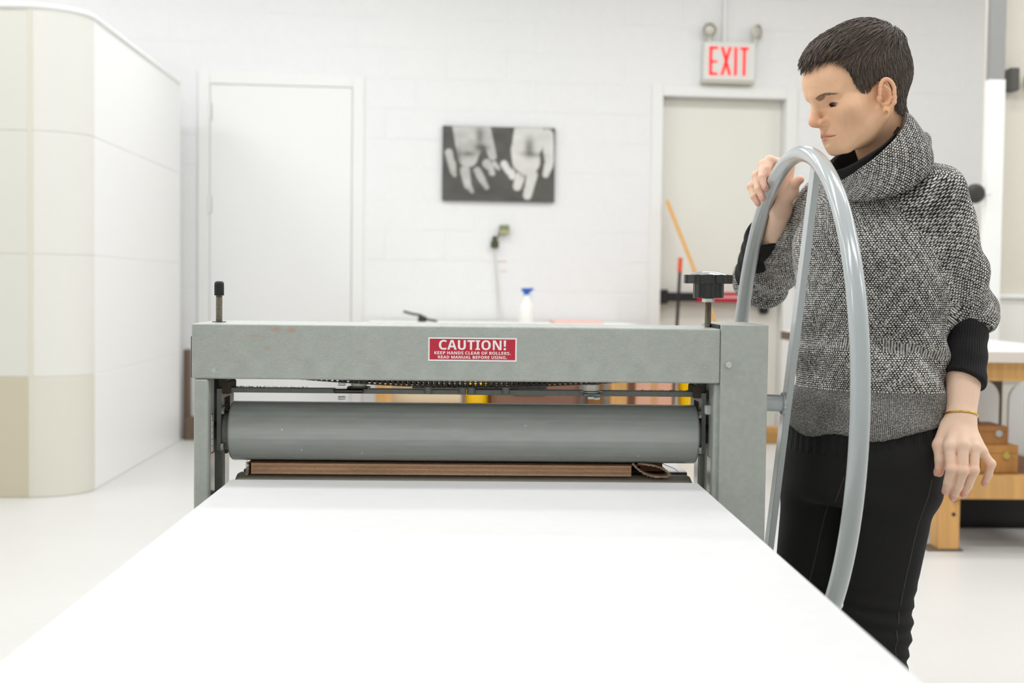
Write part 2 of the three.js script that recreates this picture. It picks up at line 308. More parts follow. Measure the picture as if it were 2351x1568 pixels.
// things stored under and beside the bench, seen through the press
function underBench(name, label, cat, s, out, y = 0) { const p = onWall(s, y, out); return thing(name, label, cat, [p.x, p.y, p.z], WALL.a); }
{
  let t = underBench('yellow_canister', 'small yellow canister under the bench', 'canister', 2.02, .45, .21);
  part('body', lathe([[0, 0], [.075, 0], [.08, .01], [.08, .24], [.06, .28], [.03, .29], [.03, .32], [0, .32]]), M.yellow, t); part('cap', cyl(.032, .03, 20, .032, .003).translate(0, .33, 0), M.blackMatte, t);
  t = underBench('leather_bag', 'brown leather bag with a black flap under the bench', 'bag', 2.42, .42, .21);
  part('body', new RoundedBoxGeometry(.62, .3, .3, 4, .07).translate(0, .15, 0), std(0x7d5a48, .6), t); part('flap', new RoundedBoxGeometry(.24, .14, .05, 3, .02).translate(-.05, .2, .14), M.blackMatte, t);
  part('handle', tube([V(-.15, .28, 0), V(-.1, .4, 0), V(.1, .4, 0), V(.15, .28, 0)], .012, 24, 8), std(0x5b4032, .6), t);
  t = underBench('paper_roll', 'cream paper roll lying under the bench', 'paper', 1.66, .4, .21);
  part('roll', cyl(.09, .5, 28, .09, .004).rotateZ(Math.PI / 2).translate(0, .09, 0), std(0xd9c7a8, .8), t); part('core', cyl(.03, .504, 16).rotateZ(Math.PI / 2).translate(0, .09, 0), M.brown, t);
  t = underBench('pink_box', 'pale pink cardboard box beside the bench leg', 'box', 3.24, .42);
  part('carton', bx(-.13, .13, 0, .72, -.15, .15, .004), std(0xdba78f, .8), t); part('lid_flap', bx(-.132, .132, .72, .726, -.152, .152, .001), std(0xe2b59f, .8), t); part('tape', bx(-.025, .025, .2, .727, .15, .1515, .0004), std(0xc99a6a, .5), t);
  t = underBench('mop_bucket', 'bright yellow mop bucket by the exit door', 'bucket', 3.57, .5);
  part('bucket', lathe([[0, .05], [.13, .05], [.15, .07], [.18, .46], [.19, .47], [.185, .48], [.17, .46], [.14, .08], [0, .08]]).scale(.85, 1.25, 1), M.yellow, t); for (const s of [-1, 1]) part('caster', cyl(.03, .03, 16).rotateZ(Math.PI / 2).translate(.09 * s, .03, .08), M.blackMatte, t);
  part('wringer', bx(-.11, .11, .58, .66, -.1, .08, .02, 2), std(0xe0b500, .4), t);
  // broom handle and mop pole standing at the door
  const a = onWall(3.36, 0, .09);
  t = thing('broom', 'light wooden broom handle leaning across the cream door', 'broom', [onWall(4.0, 0, .5).x, 0, onWall(4.0, 0, .5).z], WALL.a);
  part('handle', tube([V(.0, .1, 0), V(-.58, 1.72, -.42)], .014, 8, 12), std(0xe8b064, .5), t); part('head', bx(-.16, .16, .07, .12, -.03, .03, .008), M.wood, t); part('bristles', bx(-.15, .15, 0, .08, -.028, .028, .01), std(0xb58b4e, .9), t);
  t = underBench('mop_pole', 'black pole with an orange tip standing in the mop bucket', 'pole', 3.43, .42);
  part('pole', tube([V(-.03, .1, .0), V(.02, 1.25, -.02)], .012, 8, 12), M.blackMatte, t); part('tip', tube([V(.016, 1.2, -.019), V(.0205, 1.3, -.0205)], .016, 4, 12), std(0xe4532a, .5), t, 'orange grip');
}
{ // dark round bell on the wall behind the shoulder
  const t = thing('wall_bell', 'small dark round bell fixture behind the shoulder', 'bell', [2.63, 1.6, -4.42], 0);
  part('dome', lathe([[0, .05], [.03, .045], [.05, .02], [.052, 0], [0, 0]]).rotateX(Math.PI / 2), M.iron, t); part('arm', cyl(.014, .08, 12).rotateZ(Math.PI / 2).translate(.05, 0, -.01), M.trim, t);
}
// ---------------------------------------------------------------- work table at the right
{
  const t = thing('work_table', 'heavy wooden work table with white top behind the woman', 'table', [2.6, 0, -4.0]);
  const X = (x) => x - 2.6, Z = (z) => z + 4.0, x0 = 1.83, x1 = 2.62, z0 = -5.3, z1 = -2.86;
  part('table_top', bx(X(x0), X(x1), .795, .842, Z(z0), Z(z1), .004), std(0xe9e8e5, .4), t);
  part('edge_band', bx(X(x0 - .006), X(x0), .79, .838, Z(z0), Z(z1), .001), M.brown, t, 'brown edge band');
  part('front_band', bx(X(x0), X(x1), .795, .838, Z(z1), Z(z1 + .006), .001), std(0xd9cfc4, .5), t);
  part('apron', bx(X(1.95), X(x1 - .1), .716, .795, Z(-2.95), Z(-2.9), .003), M.wood, t);
  part('side_apron', bx(X(1.95), X(2.0), .716, .795, Z(-5.2), Z(-2.95), .003), M.wood, t);
  for (const [x, z] of [[1.99, -2.99], [1.99, -5.15], [2.5, -2.99], [2.5, -5.15]]) {
    const l = part('leg', bx(X(x - .045), X(x + .045), 0.008, .795, Z(z - .05), Z(z + .05), .004), M.wood, t);
    part('foot_pad', bx(X(x - .09), X(x + .06), 0, .008, Z(z - .07), Z(z + .055), .002), M.brown, l);
    if (z > -4) for (const y of [.155, .215]) part('bolt_hole', cyl(.008, .004, 14).rotateX(Math.PI / 2).translate(X(x + .018), y, Z(z + .05)), M.blackMatte, l);
  }
  part('shelf_rail', bx(X(2.0), X(x1 - .1), .222, .322, Z(-2.97), Z(-2.92), .003), M.wood, t);
  part('side_rail', bx(X(1.955), X(2.005), .222, .322, Z(-5.2), Z(-2.99), .003), M.wood, t);
  part('shelf', bx(X(2.0), X(x1 - .05), .3, .322, Z(-5.2), Z(-2.97), .003), M.woodDark, t);
  part('back_board', bx(X(2.05), X(x1 - .1), .322, .79, Z(-3.75), Z(-3.72), .003), M.brown, t, 'dark brown divider board');
  // boxes, white arched boards and case in and under it
  const wb = (x, y, z, w, h, d, mat, lab, clasp) => { const b = thing('wooden_box', lab, 'box', [x, y, z]); part('carcass', bx(-w / 2, w / 2, 0, h * .7, -d / 2, d / 2, .003), mat, b); part('lid', bx(-w / 2, w / 2, h * .705, h, -d / 2, d / 2, .003), mat, b); part('clasp', merge([cyl(.016, .008, 20, .016, .002).rotateX(Math.PI / 2).translate(w * .18, h * .62, d / 2 + .003), bx(w * .18 - .008, w * .18 + .008, h * .5, h * .8, d / 2, d / 2 + .006, .001)]), clasp, b); };
  wb(2.215, .322, -3.1, .16, .118, .22, std(0xd8bd90, .5, { map: woodMap }), 'pale wooden box with brass clasp on the table shelf', std(0xbfa556, .3, { metalness: .9 }));
  wb(2.19, .44, -3.1, .13, .078, .2, std(0xb99a70, .5, { map: woodMap }), 'darker wooden box stacked on the pale wooden box', M.steel);
  const arch = (w, h) => { const s = new THREE.Shape(); s.moveTo(-w / 2, 0); s.lineTo(w / 2, 0); s.lineTo(w / 2, h - w / 2); s.absarc(0, h - w / 2, w / 2, 0, Math.PI); s.lineTo(-w / 2, 0); return s; };
  single('arched_board', boxUV(slab(arch(.17, .345), .016, .002)), M.white, 'white round topped board standing behind the wooden boxes', 'board', [2.395, .322, -3.68]);
  single('arched_board', boxUV(slab(arch(.18, .34), .016, .002)), M.white, 'white round topped board at the right edge behind the boxes', 'board', [2.62, .322, -3.68]);
  single('thin_rod', tube([V(0, 0, 0), V(-.045, .24, -.1)], .005, 6, 8), M.blackMatte, 'thin dark rod leaning in front of the white arched board', 'rod', [2.165, .523, -3.1]);
  const c = thing('black_case', 'long black case lying on the floor under the work table', 'case', [2.75, 0, -3.62]);
  part('shell', new RoundedBoxGeometry(1.35, .3, .34, 4, .05).translate(.05, .15, 0), M.blackMatte, c); part('handle', tube([V(-.1, .2, .17), V(-.1, .2, .2), V(.1, .2, .2), V(.1, .2, .17)], .01, 20, 8), M.rubber, c);
}
// ---------------------------------------------------------------- the etching press
const press = thing('etching_press', 'grey steel etching press with white bed and large hand wheel', 'press');
const BEAM = { x0: -.5017, x1: .4508, y0: .9092, y1: 1.0085, z0: -.15, z1: .06 };
{
  // paint of the cross beam: fine grain, pale scratches, a few orange drips and white flecks where the photograph has them
  const LX = .9525, LY = .0993;
  const drips = [[.158, .905, .012, .05, 1], [.188, .9, .01, .06, 1.2], [.118, .78, .02, .02, .7], [.141, .56, .006, .05, 1], [.22, .1, .004, .05, .4]];
  const flecks = [[.042, .16, .006, .05], [.33, .39, .002, .02], [.5, .33, .001, .02], [.62, .13, .001, .015], [.75, .7, .0012, .02], [.88, .2, .001, .012], [.96, .82, .0012, .014], [.97, .3, .001, .012], [.25, .55, .001, .01]];
  const beamMap = dataTex(2048, 256, (u, v, x, y) => {
    const n = fbm(u * 8 % 1, v, 4, 5, 71), f = fbm(u * 4 % 1, v, 64, 2, 73), sc = Math.max(0, fbm(u * 3 % 1, (v * 8) % 1, 24, 2, 77) - .7) * 60;
    let r = 233 + (n - .5) * 22 + (f - .5) * 18 + sc, g = r, b = r - 1;
    for (const [du, dv, ru, rv, k] of drips) { const d = Math.hypot((u - du) / ru, (v - dv) / rv), m = k * clamp(1.25 - d) * (.45 + .9 * (f - .2)); if (m > 0) { const q = clamp(m); r = lerp(r, 252, q * .8); g = lerp(g, 190, q * .8); b = lerp(b, 168, q * .8); } }
    for (const [du, dv, ru, rv] of flecks) if (Math.hypot((u - du) / ru, (v - dv) / rv) < .8 + (f - .5)) { r = g = b = 255; }
    return [clamp(r, 0, 255), clamp(g, 0, 255), clamp(b, 0, 255)];
  });
  beamMap.wrapS = beamMap.wrapT = THREE.ClampToEdgeWrapping;
  const g = bx(BEAM.x0, BEAM.x1, BEAM.y0, BEAM.y1, BEAM.z0, BEAM.z1, .004, 3), p = g.attributes.position, uv = g.attributes.uv;
  for (let i = 0; i < p.count; i++) uv.setXY(i, (p.getX(i) - BEAM.x0) / LX, (p.getY(i) - BEAM.y0) / LY);
  const m = M.paint.clone(); m.map = beamMap; const beam = part('cross_beam', g, m, press);
  part('end_plate', bx(BEAM.x0 - .0016, BEAM.x0 - .0002, .911, .985, -.148, .056, .001), M.iron, beam);
}
// chain guard column on the right, over the drive side
{
  const c = part('chain_guard', bx(.4508, .5372, .08, 1.0165, -.145, .062, .0022, 2), M.paint, press);
  part('guard_bolt', merge([hexBolt(.0066, .006).rotateX(Math.PI / 2).translate(.465, .9438, .065), cyl(.0042, .002, 16).rotateX(Math.PI / 2).translate(.465, .9438, .0685)]), M.zinc, c, 'bright hexagonal bolt head');
  part('guard_side_strip', bx(.4485, .4509, 1.0092, 1.0155, -.1, .05, .0004), M.iron, c);  // dark strip laid over the left face of the guard, above the beam
}
// side frames
for (const s of [-1, 1]) {
  const xi = s < 0 ? -.4714 : .4405, xo = s < 0 ? -.4978 : .466, X = (a, b) => [Math.min(a, b), Math.max(a, b)];
  const [a, b] = X(xi, xo);
  const zf1 = s < 0 ? .06 : .054;
  const post = part('front_post', bx(a, b, .03, BEAM.y0, .002, zf1, .0055, 3), M.paint, press);
  part('rear_post', bx(a, b, .03, BEAM.y0, -.14, -.087, .0055, 3), M.paint, press);
  const [c, d] = X(xo, xo - s * .006); part('side_plate', bx(c, d, .03, BEAM.y0, -.087, .002, .001), M.paintDark, press);
  const [e, f] = X(xi, xi - s * .0012); part('slide_strip', bx(e, f, .3, .772, .006, .043, .0004), M.steel, post, 'polished steel slide strip');
  part('slide_strip', bx(e, f, .3, .9, -.136, -.092, .0004), M.steel, post, 'polished steel slide strip');
  // sliding bearing plate with an adjusting slot
  const sh = new THREE.Shape(); sh.moveTo(.0, .775); sh.lineTo(-.022, .768); sh.lineTo(-.05, .79); sh.lineTo(-.125, .8); sh.lineTo(-.125, .886); sh.lineTo(.0, .886);
  const hole = new THREE.Path(); hole.moveTo(-.03, .842); hole.lineTo(-.085, .842); hole.lineTo(-.085, .868); hole.lineTo(-.03, .868); sh.holes.push(hole);
  const bp = part('bearing_plate', boxUV(slab(sh, .007, .0008).rotateY(-Math.PI / 2).scale(1, 1, 1).translate(s < 0 ? xi + .011 : xi - .0042, 0, 0)), M.paintDark, press);
  part('top_block', bx(...X(xi - s * .002, xi - s * .026), .876, .9, -.075, -.012, .003), M.grime, bp);
  part('block_cap', bx(...X(xi - s * .004, xi - s * .022), .899, .9092, -.07, .0, .002), M.iron, bp);
  part('bearing_flange', cyl(.036, .016, 36, .036, .003).rotateZ(Math.PI / 2).translate(xi - s * .02, .807, -.03), M.paintDark, bp);
  part('flange_nut', hexBolt(.007, .007).rotateZ(Math.PI / 2).translate(xi - s * .014, .78, .0), M.steel, bp);
  part('flange_nut', hexBolt(.007, .007).rotateZ(Math.PI / 2).translate(xi - s * .014, .846, -.005), M.steel, bp);
  part('stop_lug', merge([hexBolt(.008, .012).rotateZ(Math.PI / 2).translate(xi - s * .018, .773, -.035), bx(...X(xi - s * .012, xi - s * .018), .763, .8, -.045, -.03, .002)]), M.steelDark, bp);
  if (s > 0) part('square_bolt', new RoundedBoxGeometry(.0125, .0175, .012, 2, .003).translate(xi - .004, .8585, .022), std(0xd2d8d3, .4), bp, 'pale square bolt head');
  // lint caught on the bearing
  const fl = []; for (let i = 0; i < 60; i++) { const t = rnd() * 6.28, r = rnd() * .008; fl.push(new THREE.ConeGeometry(.0012, .006 + rnd() * .006, 4).rotateX(rnd() * 6).rotateZ(rnd() * 6).translate(xi - s * (.016 + rnd() * .008), .848 + Math.sin(t) * r, -.02 + Math.cos(t) * r * 1.4)); }
  const lint = part('lint', merge(fl), M.lint, bp); lint.userData.kind = 'stuff';
}
{ // measuring scale on the left post
  const scale = dataTex(32, 256, (u, v, x, y) => (y % 42 < 3 && u > .2) || (y % 8 < 1 && u > .75) || (v > .9 && u > .4 && u < .8 && y % 5 < 2) ? [40, 34, 34] : [226, 216, 210]);
  const g = new THREE.PlaneGeometry(.024, .07).rotateY(Math.PI / 2).translate(-.4706, .808, .028); part('scale_strip', g, std(0xffffff, .5, { map: scale }), press, 'white printed millimetre scale');
  part('red_sticker', bx(-.4626, -.4621, .772, .79, -.022, -.004, .0001), std(0xc2453f, .5), press, 'small red sticker');
}
// caution label
{
  const W = 1024, H = 274, cv = document.createElement('canvas'); cv.width = W; cv.height = H; const x = cv.getContext('2d');
  x.fillStyle = '#f7f5f2'; x.fillRect(0, 0, W, H); x.fillStyle = '#c4253b'; x.fillRect(18, 18, W - 36, H - 36); x.fillStyle = '#fbf8f4'; x.textAlign = 'center'; x.textBaseline = 'alphabetic';
  const fit = (txt, y, px, width, weight) => { x.font = weight + ' ' + px + 'px sans-serif'; const w = x.measureText(txt).width; x.save(); x.translate(W / 2, y); x.scale(width / w, 1); x.fillText(txt, 0, 0); x.restore(); };
  fit('CAUTION!', 141, 154, 795, 'bold'); fit('KEEP HANDS CLEAR OF ROLLERS.', 196, 49, 890, 'bold'); fit('READ MANUAL BEFORE USING.', 244, 47, 805, 'bold');
  const t = new THREE.CanvasTexture(cv); t.colorSpace = THREE.SRGBColorSpace; t.anisotropy = 8;
  part('caution_label', new THREE.PlaneGeometry(.1597, .0430).translate(.0015, .9668, .0604), std(0xffffff, .35, { map: t }), press, 'red caution label with white lettering');
}
// rollers
{
  const body = lathe([[0, -.4332], [.052, -.4332], [.055, -.4302], [.055, .4302], [.052, .4332], [0, .4332]], 96).rotateZ(-Math.PI / 2).translate(-.0112, .807, -.03);
  const uv = body.attributes.uv; for (let i = 0; i < uv.count; i++) uv.setXY(i, uv.getX(i) * .345, uv.getY(i) * .866);
  const r = part('top_roller', body, M.roller, press); part('axle', cyl(.018, .93, 28).rotateZ(Math.PI / 2).translate(-.0112, .807, -.03), M.steelDark, r);
  part('paint_fleck', merge([[-.345, .815], [.1, .826], [-.31, .777], [.31, .77], [-.2, .772]].map(([x, y]) => { const dy = y - .807, z = -.03 + Math.sqrt(.0552 ** 2 - dy * dy); return new THREE.SphereGeometry(.0011, 8, 6).scale(1.3, 1, .5).translate(x, y, z); })), M.white, r, 'white paint flecks');
  const low = lathe([[0, -.426], [.046, -.426], [.052, -.4235], [.055, -.418], [.055, .418], [.052, .4235], [.046, .426], [0, .426]], 96).rotateZ(-Math.PI / 2).translate(-.0105, .6742, -.03);
  const l = part('lower_roller', low, std(0x948f83, .7, { map: paintMap, bumpMap: grainBump, bumpScale: .0006 }), press, 'dull grey lower roller'); part('axle', cyl(.02, .93, 28).rotateZ(Math.PI / 2).translate(-.0105, .6742, -.03), M.steelDark, l);
}
// bed: feed table in front and table behind, with legs
{
  const b = part('front_bed', bx(-.4285, .4112, .7, .7298, .07, 1.62, .0015, 2), M.bed, press, 'white laminate feed bed');
  part('bed_frame', merge([bx(-.4, -.36, .64, .7, .09, 1.6, .003), bx(.345, .385, .64, .7, .09, 1.6, .003), bx(-.36, .345, .64, .7, 1.54, 1.58, .003)]), M.paint, b);
  for (const x of [-.38, .365]) part('bed_leg', bx(x - .02, x + .02, 0, .64, 1.52, 1.58, .003), M.paint, b);
  const f = part('rear_bed', bx(-.432, .4165, .7, .7278, -1.1, -.082, .0012), M.bed, press, 'white laminate rear bed');
  part('bed_edge', bx(-.432, .4165, .7195, .7268, -.082, -.0785, .0006), std(0x5e574f, .6), f, 'dark front edge');
  for (const x of [-.38, .365]) part('bed_leg', bx(x - .02, x + .02, 0, .7, -1.06, -1.0, .003), M.paint, f);
  part('base_frame', merge([bx(-.4978, .466, .03, .09, -.14, -.08, .003), bx(-.4978, .466, .03, .09, 0, .06, .003)]), M.paint, press);
  for (const x of [-.484, .452]) for (const z of [-.11, .03]) part('foot', cyl(.022, .03, 20).translate(x, .015, z), M.rubber, press);
}
// adjusting screws
function threadRod(y0, y1, r) { const pts = [[0, y0]], P = .0026; for (let y = y0; y < y1; y += P) pts.push([r * .86, y], [r, y + P * .45], [r * .86, y + P * .9]); pts.push([0, y1]); return lathe(pts, 24); }
{
  const a = part('adjusting_screw', threadRod(1.0, 1.062, .0064).translate(-.4698, 0, -.03), M.thread, press, 'threaded screw with black rubber cap');
  part('rubber_cap', lathe([[0, 1.0845], [.006, 1.0842], [.0083, 1.082], [.0089, 1.078], [.0089, 1.0585], [.0085, 1.058], [0, 1.058]], 28).translate(-.4698, 0, -.03), M.rubber, a);
  part('washer', cyl(.013, .0012, 28).translate(-.4698, 1.0092, -.03), M.steelDark, a);
  const b = part('adjusting_screw', threadRod(1.0, 1.058, .0064).translate(.4426, 0, -.03), M.thread, press, 'threaded screw with black star knob');
  part('lock_nut', cyl(.0118, .0082, 6, .0118, .0012).rotateY(.5).translate(.4426, 1.0597, -.03), M.zinc, b);
  const lobed = (r, n, k) => { const s = new THREE.Shape(); for (let i = 0; i <= 160; i++) { const t = i / 160 * Math.PI * 2, q = r * (1 - k * (.5 + .5 * Math.cos(n * t)) ** 6); i ? s.lineTo(q * Math.cos(t), q * Math.sin(t)) : s.moveTo(q * Math.cos(t), q * Math.sin(t)); } return s; };
  const kn = part('knob_hub', toCreasedNormals(slab(lobed(.0278, 16, .06), .0275, .0008).rotateX(-Math.PI / 2).translate(.4426, 1.0648, -.03), .5), M.black, b, 'black ribbed knob');
  part('knob_rim', toCreasedNormals(slab(lobed(.0455, 9, .09), .0148, .0009).rotateX(-Math.PI / 2).translate(.4422, 1.0915, -.03), .5), M.black, kn, 'black lobed rim');
  part('knob_cap', new THREE.SphereGeometry(.1, 40, 12, 0, 6.2832, 0, .41).scale(1, 1, 1).translate(.442, 1.0155, -.03), M.chrome, kn, 'polished domed cap');
}
// tie rails, idlers and levelling chain under the beam
{
  const rl = part('tie_rail', bx(-.452, -.0092, .8785, .8872, -.045, -.02, .001), M.paintDark, press); part('tie_rail', bx(-.0082, .4445, .878, .888, -.045, -.02, .001), M.paintDark, press);
  const gd = part('chain_guide', bx(-.11, .088, .8895, .8935, -.045, -.018, .0008), M.iron, press, 'dark chain guide strip');
  for (const x of [-.0805, -.0165, .0003, .0643]) part('guide_spacer', cyl(.0072, .0142, 22, .0072, .001).translate(x, .8872, -.018), M.paintDark, gd);
  const arm = part('idler_arm', merge([bx(-.256, -.2, .8795, .8875, -.05, -.012, .003), bx(-.232, -.192, .884, .8895, -.06, -.02, .002)]), M.black, press, 'black idler arm');
  const bolt = (x, yb, r, p) => part('idler_bolt', merge([hexBolt(r, .0085).translate(x, yb + .0135, -.018), cyl(r * .6, .012, 16).translate(x, yb + .022, -.018), hexBolt(r, .006).translate(x, yb - .0135, -.018)]), M.zinc, p);
  bolt(-.2405, .884, .0078, arm);
  part('idler_wheel', merge([cyl(.0145, .011, 28, .0145, .001).translate(-.209, .897, -.02)]), M.nylon, arm, 'white nylon idler wheel'); part('idler_washer', lathe([[0, .8905], [.022, .8905], [.022, .8915], [.01, .8935], [0, .8935]]).translate(-.209, 0, -.02), M.steelDark, arm);
  const w2 = part('idler_wheel', cyl(.0162, .0125, 28, .0162, .001).translate(.2232, .8945, -.015), M.nylon, press, 'white nylon idler wheel');
  part('idler_washer', lathe([[0, .8835], [.012, .8835], [.0218, .8862], [.0218, .8872], [.01, .888], [0, .888]]).translate(.2235, 0, -.015), M.steel, w2); part('idler_block', bx(.2085, .241, .8782, .8838, -.03, -.004, .001), M.paintDark, w2);
  part('idler_nut', merge([hexBolt(.006, .0055).translate(.222, .876, -.004), hexBolt(.006, .0055).translate(.234, .8745, -.01)]), M.zinc, w2);
  // roller chain: 3/8 inch pitch, pins upright
  const PT = .0098, plate = (() => { const s = new THREE.Shape(), r = .0042; s.absarc(-PT / 2, 0, r, Math.PI / 2, Math.PI * 1.5); s.quadraticCurveTo(0, -.0026, PT / 2, -r); s.absarc(PT / 2, 0, r, -Math.PI / 2, Math.PI / 2); s.quadraticCurveTo(0, .0026, -PT / 2, r); return new THREE.ExtrudeGeometry(s, { depth: .0011, bevelEnabled: false, curveSegments: 4 }).rotateX(-Math.PI / 2); })();
  const link = [0, 1].map((k) => merge([plate.clone().translate(0, k ? -.0042 : -.0031, 0), plate.clone().translate(0, k ? .0062 : .0051, 0), ...[-1, 1].map((q) => cyl(k ? .0016 : .0027, k ? .0118 : .0078, 8).translate(q * PT / 2, .0015, 0))]));
  const chain = new THREE.Group(); chain.name = 'levelling_chain'; press.add(chain);
  const sag = (x) => { const t = (x + .02) / .34; return .8955 + .0165 * Math.min(1.15, Math.abs(t) ** 1.8); };
  const pinMat = std(0x8a8272, .4, { metalness: .6 });
  for (const z of [-.004, -.062]) { let k = 0; for (let x = -.345; x < .32; x += PT) { const y = sag(x), a = Math.atan2(sag(x + .004) - sag(x - .004), .008); const m = part('chain_link', link[k++ % 2], k % 2 ? M.iron : M.steelDark, chain); m.position.set(x, y + .001, z); m.rotation.z = a; } }
  // lint along the rails
  const fl = []; for (let i = 0; i < 220; i++) { const x = i < 110 ? -.445 + rnd() ** 2 * .14 : .44 - rnd() ** 2 * .12; fl.push(new THREE.ConeGeometry(.0006, .002 + rnd() * .0035, 3).rotateZ((rnd() - .5) * 2.6).rotateX((rnd() - .5) * 1.5).translate(x, .8885 + rnd() * .0012, -.022 - rnd() * .02)); }
  const l = part('lint', merge(fl), M.lint, rl); l.userData.kind = 'stuff';
}
// hand wheel on its shaft
const WHEEL = { c: V(.5878, .8689, -.0014), R: .4615, lean: -.0221, r: .0152 };
{
  const w = new THREE.Group(); w.name = 'hand_wheel'; w.position.copy(WHEEL.c); w.rotation.z = WHEEL.lean; w.userData.label = 'large grey hand wheel with one diametral bar'; press.add(w);
  part('rim', new THREE.TorusGeometry(WHEEL.R, WHEEL.r, 28, 200).rotateY(Math.PI / 2), M.paintGloss, w);
  part('cross_bar', bx(-.006, .006, -.449, .449, -.0155, .0155, .001, 2).rotateX(18 * Math.PI / 180), M.paintGloss, w);
  part('shaft', lathe([[0, -.062], [.0135, -.062], [.0135, -.05], [.0168, -.0495], [.0168, -.0055], [.0, -.0055]], 40).rotateZ(-Math.PI / 2), M.paintGloss, w);
  const beads = []; for (let i = 0; i < 26; i++) { const t = i / 26 * 6.283; beads.push(new THREE.SphereGeometry(.0031 + hash2(i, 3, 9) * .0012, 8, 6).translate(-.0072, Math.cos(t) * .0178, Math.sin(t) * .0178)); }
  part('weld_bead', merge(beads), M.paintGloss, w);
}
// plywood block and burlap on the bed
{
  const b = thing('plywood_board', 'thick plywood board lying between the rollers of the press', 'board', [-.053, .7294, -.28]);
  const tones = [0xe9c3a4, 0xd4aa8a, 0xe6bf9e, 0xcfa483, 0xe0b897];
  const plyMap = dataTex(1024, 64, (u, v) => { const g = fbm(u, v, 6, 4, 91), f = fbm(u, (v * 3) % 1, 128, 2, 93), k = 236 + (g - .5) * 50 + (f - .5) * 46; return [k, k * .97, k * .94]; }, true, [1.4, 20]);
  tones.forEach((c, i) => part('ply', bx(-.3525, .3528, i * .004, i * .004 + .004, -.3, .275 + (i % 2) * .0003, .00012), std(c, .8, { map: plyMap }), b));
}
{
  const cloth = dataTex(256, 256, (u, v) => { const w = .5 + .25 * Math.sin(u * 6.283 * 40) * Math.sin(v * 6.283 * 40), n = fbm(u, v, 16, 3, 95), k = 232 + (w - .5) * 50 + (n - .5) * 50; return [k, k * .95, k * .89]; }, true, [6, 6]);
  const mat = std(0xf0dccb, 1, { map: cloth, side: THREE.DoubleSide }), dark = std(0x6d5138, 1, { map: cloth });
  const t = thing('burlap_cloth', 'frayed burlap cloth laid over the plywood board', 'cloth', [-.02, .7494, -.282]);
  const L = (x, y) => [x + .02, y - .7494];
  part('cover_sheet', bx(-.39, .345, 0, .0027, -.3, .277, .0008), dark, t, 'brown cover sheet pinched under the roller');
  // ragged left edge hanging down beside the board
  { const g = new THREE.PlaneGeometry(.3, .026, 40, 10).rotateY(Math.PI / 2), p = g.attributes.position; for (let i = 0; i < p.count; i++) { const y = p.getY(i), z = p.getZ(i); p.setXYZ(i, -.3905 + .0018 * Math.sin(y * 900 + z * 60) - .5 * Math.max(0, -y - .004) * .6, y - .0105, z + .13 + .002 * Math.sin(y * 700)); } g.computeVertexNormals(); part('hanging_edge', g, mat, t); }
  // folded loop at the right
  const pts = [[.302, .7545], [.3075, .7475], [.316, .7405], [.327, .734], [.341, .7302], [.356, .729], [.3685, .7305], [.371, .7345], [.364, .741], [.354, .7462], [.34, .7502], [.326, .7524], [.312, .7535]].map(([x, y]) => V(...L(x, y), 0));
  const cur = new THREE.CatmullRomCurve3(pts), N = 70, fuzz = (i, k) => (hash2(i, k, 17) - .5) * .0014;
  const pos = [], idx = [], uvs = [];
  for (let i = 0; i <= N; i++) { const p = cur.getPoint(i / N), tg = cur.getTangent(i / N), n = V(-tg.y, tg.x, 0); for (let k = 0; k < 8; k++) { const z = [.279, .281, .279, .27, .1, -.05, .1, .27][k], o = [.0, .0011, .0024, .0027, .0027, .0014, 0, 0][k]; pos.push(p.x + n.x * (o - .0012) + (k < 3 ? fuzz(i, k) : 0), p.y + n.y * (o - .0012) + (k < 3 ? fuzz(i, k + 9) : 0), z + (k < 3 ? fuzz(i, k + 5) * 3 : 0)); uvs.push(i / N * .2, z); } }
  for (let i = 0; i < N; i++) for (let k = 0; k < 8; k++) { const a = i * 8 + k, b = i * 8 + (k + 1) % 8; idx.push(a, b, a + 8, b, b + 8, a + 8); }
  const g = new THREE.BufferGeometry(); g.setAttribute('position', new THREE.Float32BufferAttribute(pos, 3)); g.setAttribute('uv', new THREE.Float32BufferAttribute(uvs, 2)); g.setIndex(idx); g.computeVertexNormals(); part('folded_loop', g, mat, t);
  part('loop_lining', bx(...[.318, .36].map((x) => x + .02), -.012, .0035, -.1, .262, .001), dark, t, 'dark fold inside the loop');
  const fr = []; for (let i = 0; i < 170; i++) { const p = cur.getPoint(rnd()); const a = rnd() * 6.28; fr.push(new THREE.ConeGeometry(.0005, .003 + rnd() * .004, 3).rotateZ(a).rotateX(rnd() * 2 - .4).translate(p.x + Math.cos(a) * .001, p.y + Math.sin(a) * .001, .279 + rnd() * .003)); }
  for (let i = 0; i < 60; i++) fr.push(new THREE.ConeGeometry(.0006, .004 + rnd() * .003, 3).rotateZ(1.2 + rnd()).translate(-.392 - rnd() * .002, -.022 + rnd() * .026, .278 + rnd() * .004));
  const f = part('frayed_fibres', merge(fr), mat, t); f.userData.kind = 'stuff';
  for (const q of [[[.355, .7525], [.366, .746], [.38, .741], [.39, .737], [.3935, .7325]], [[.366, .752], [.3655, .748], [.3685, .7455]], [[.371, .7335], [.377, .7305], [.38, .729]]]) part('loose_thread', tube(q.map(([x, y]) => V(...L(x, y), .2 + (.7525 - y) * 2)), .0006, 24, 5), mat, t);
}
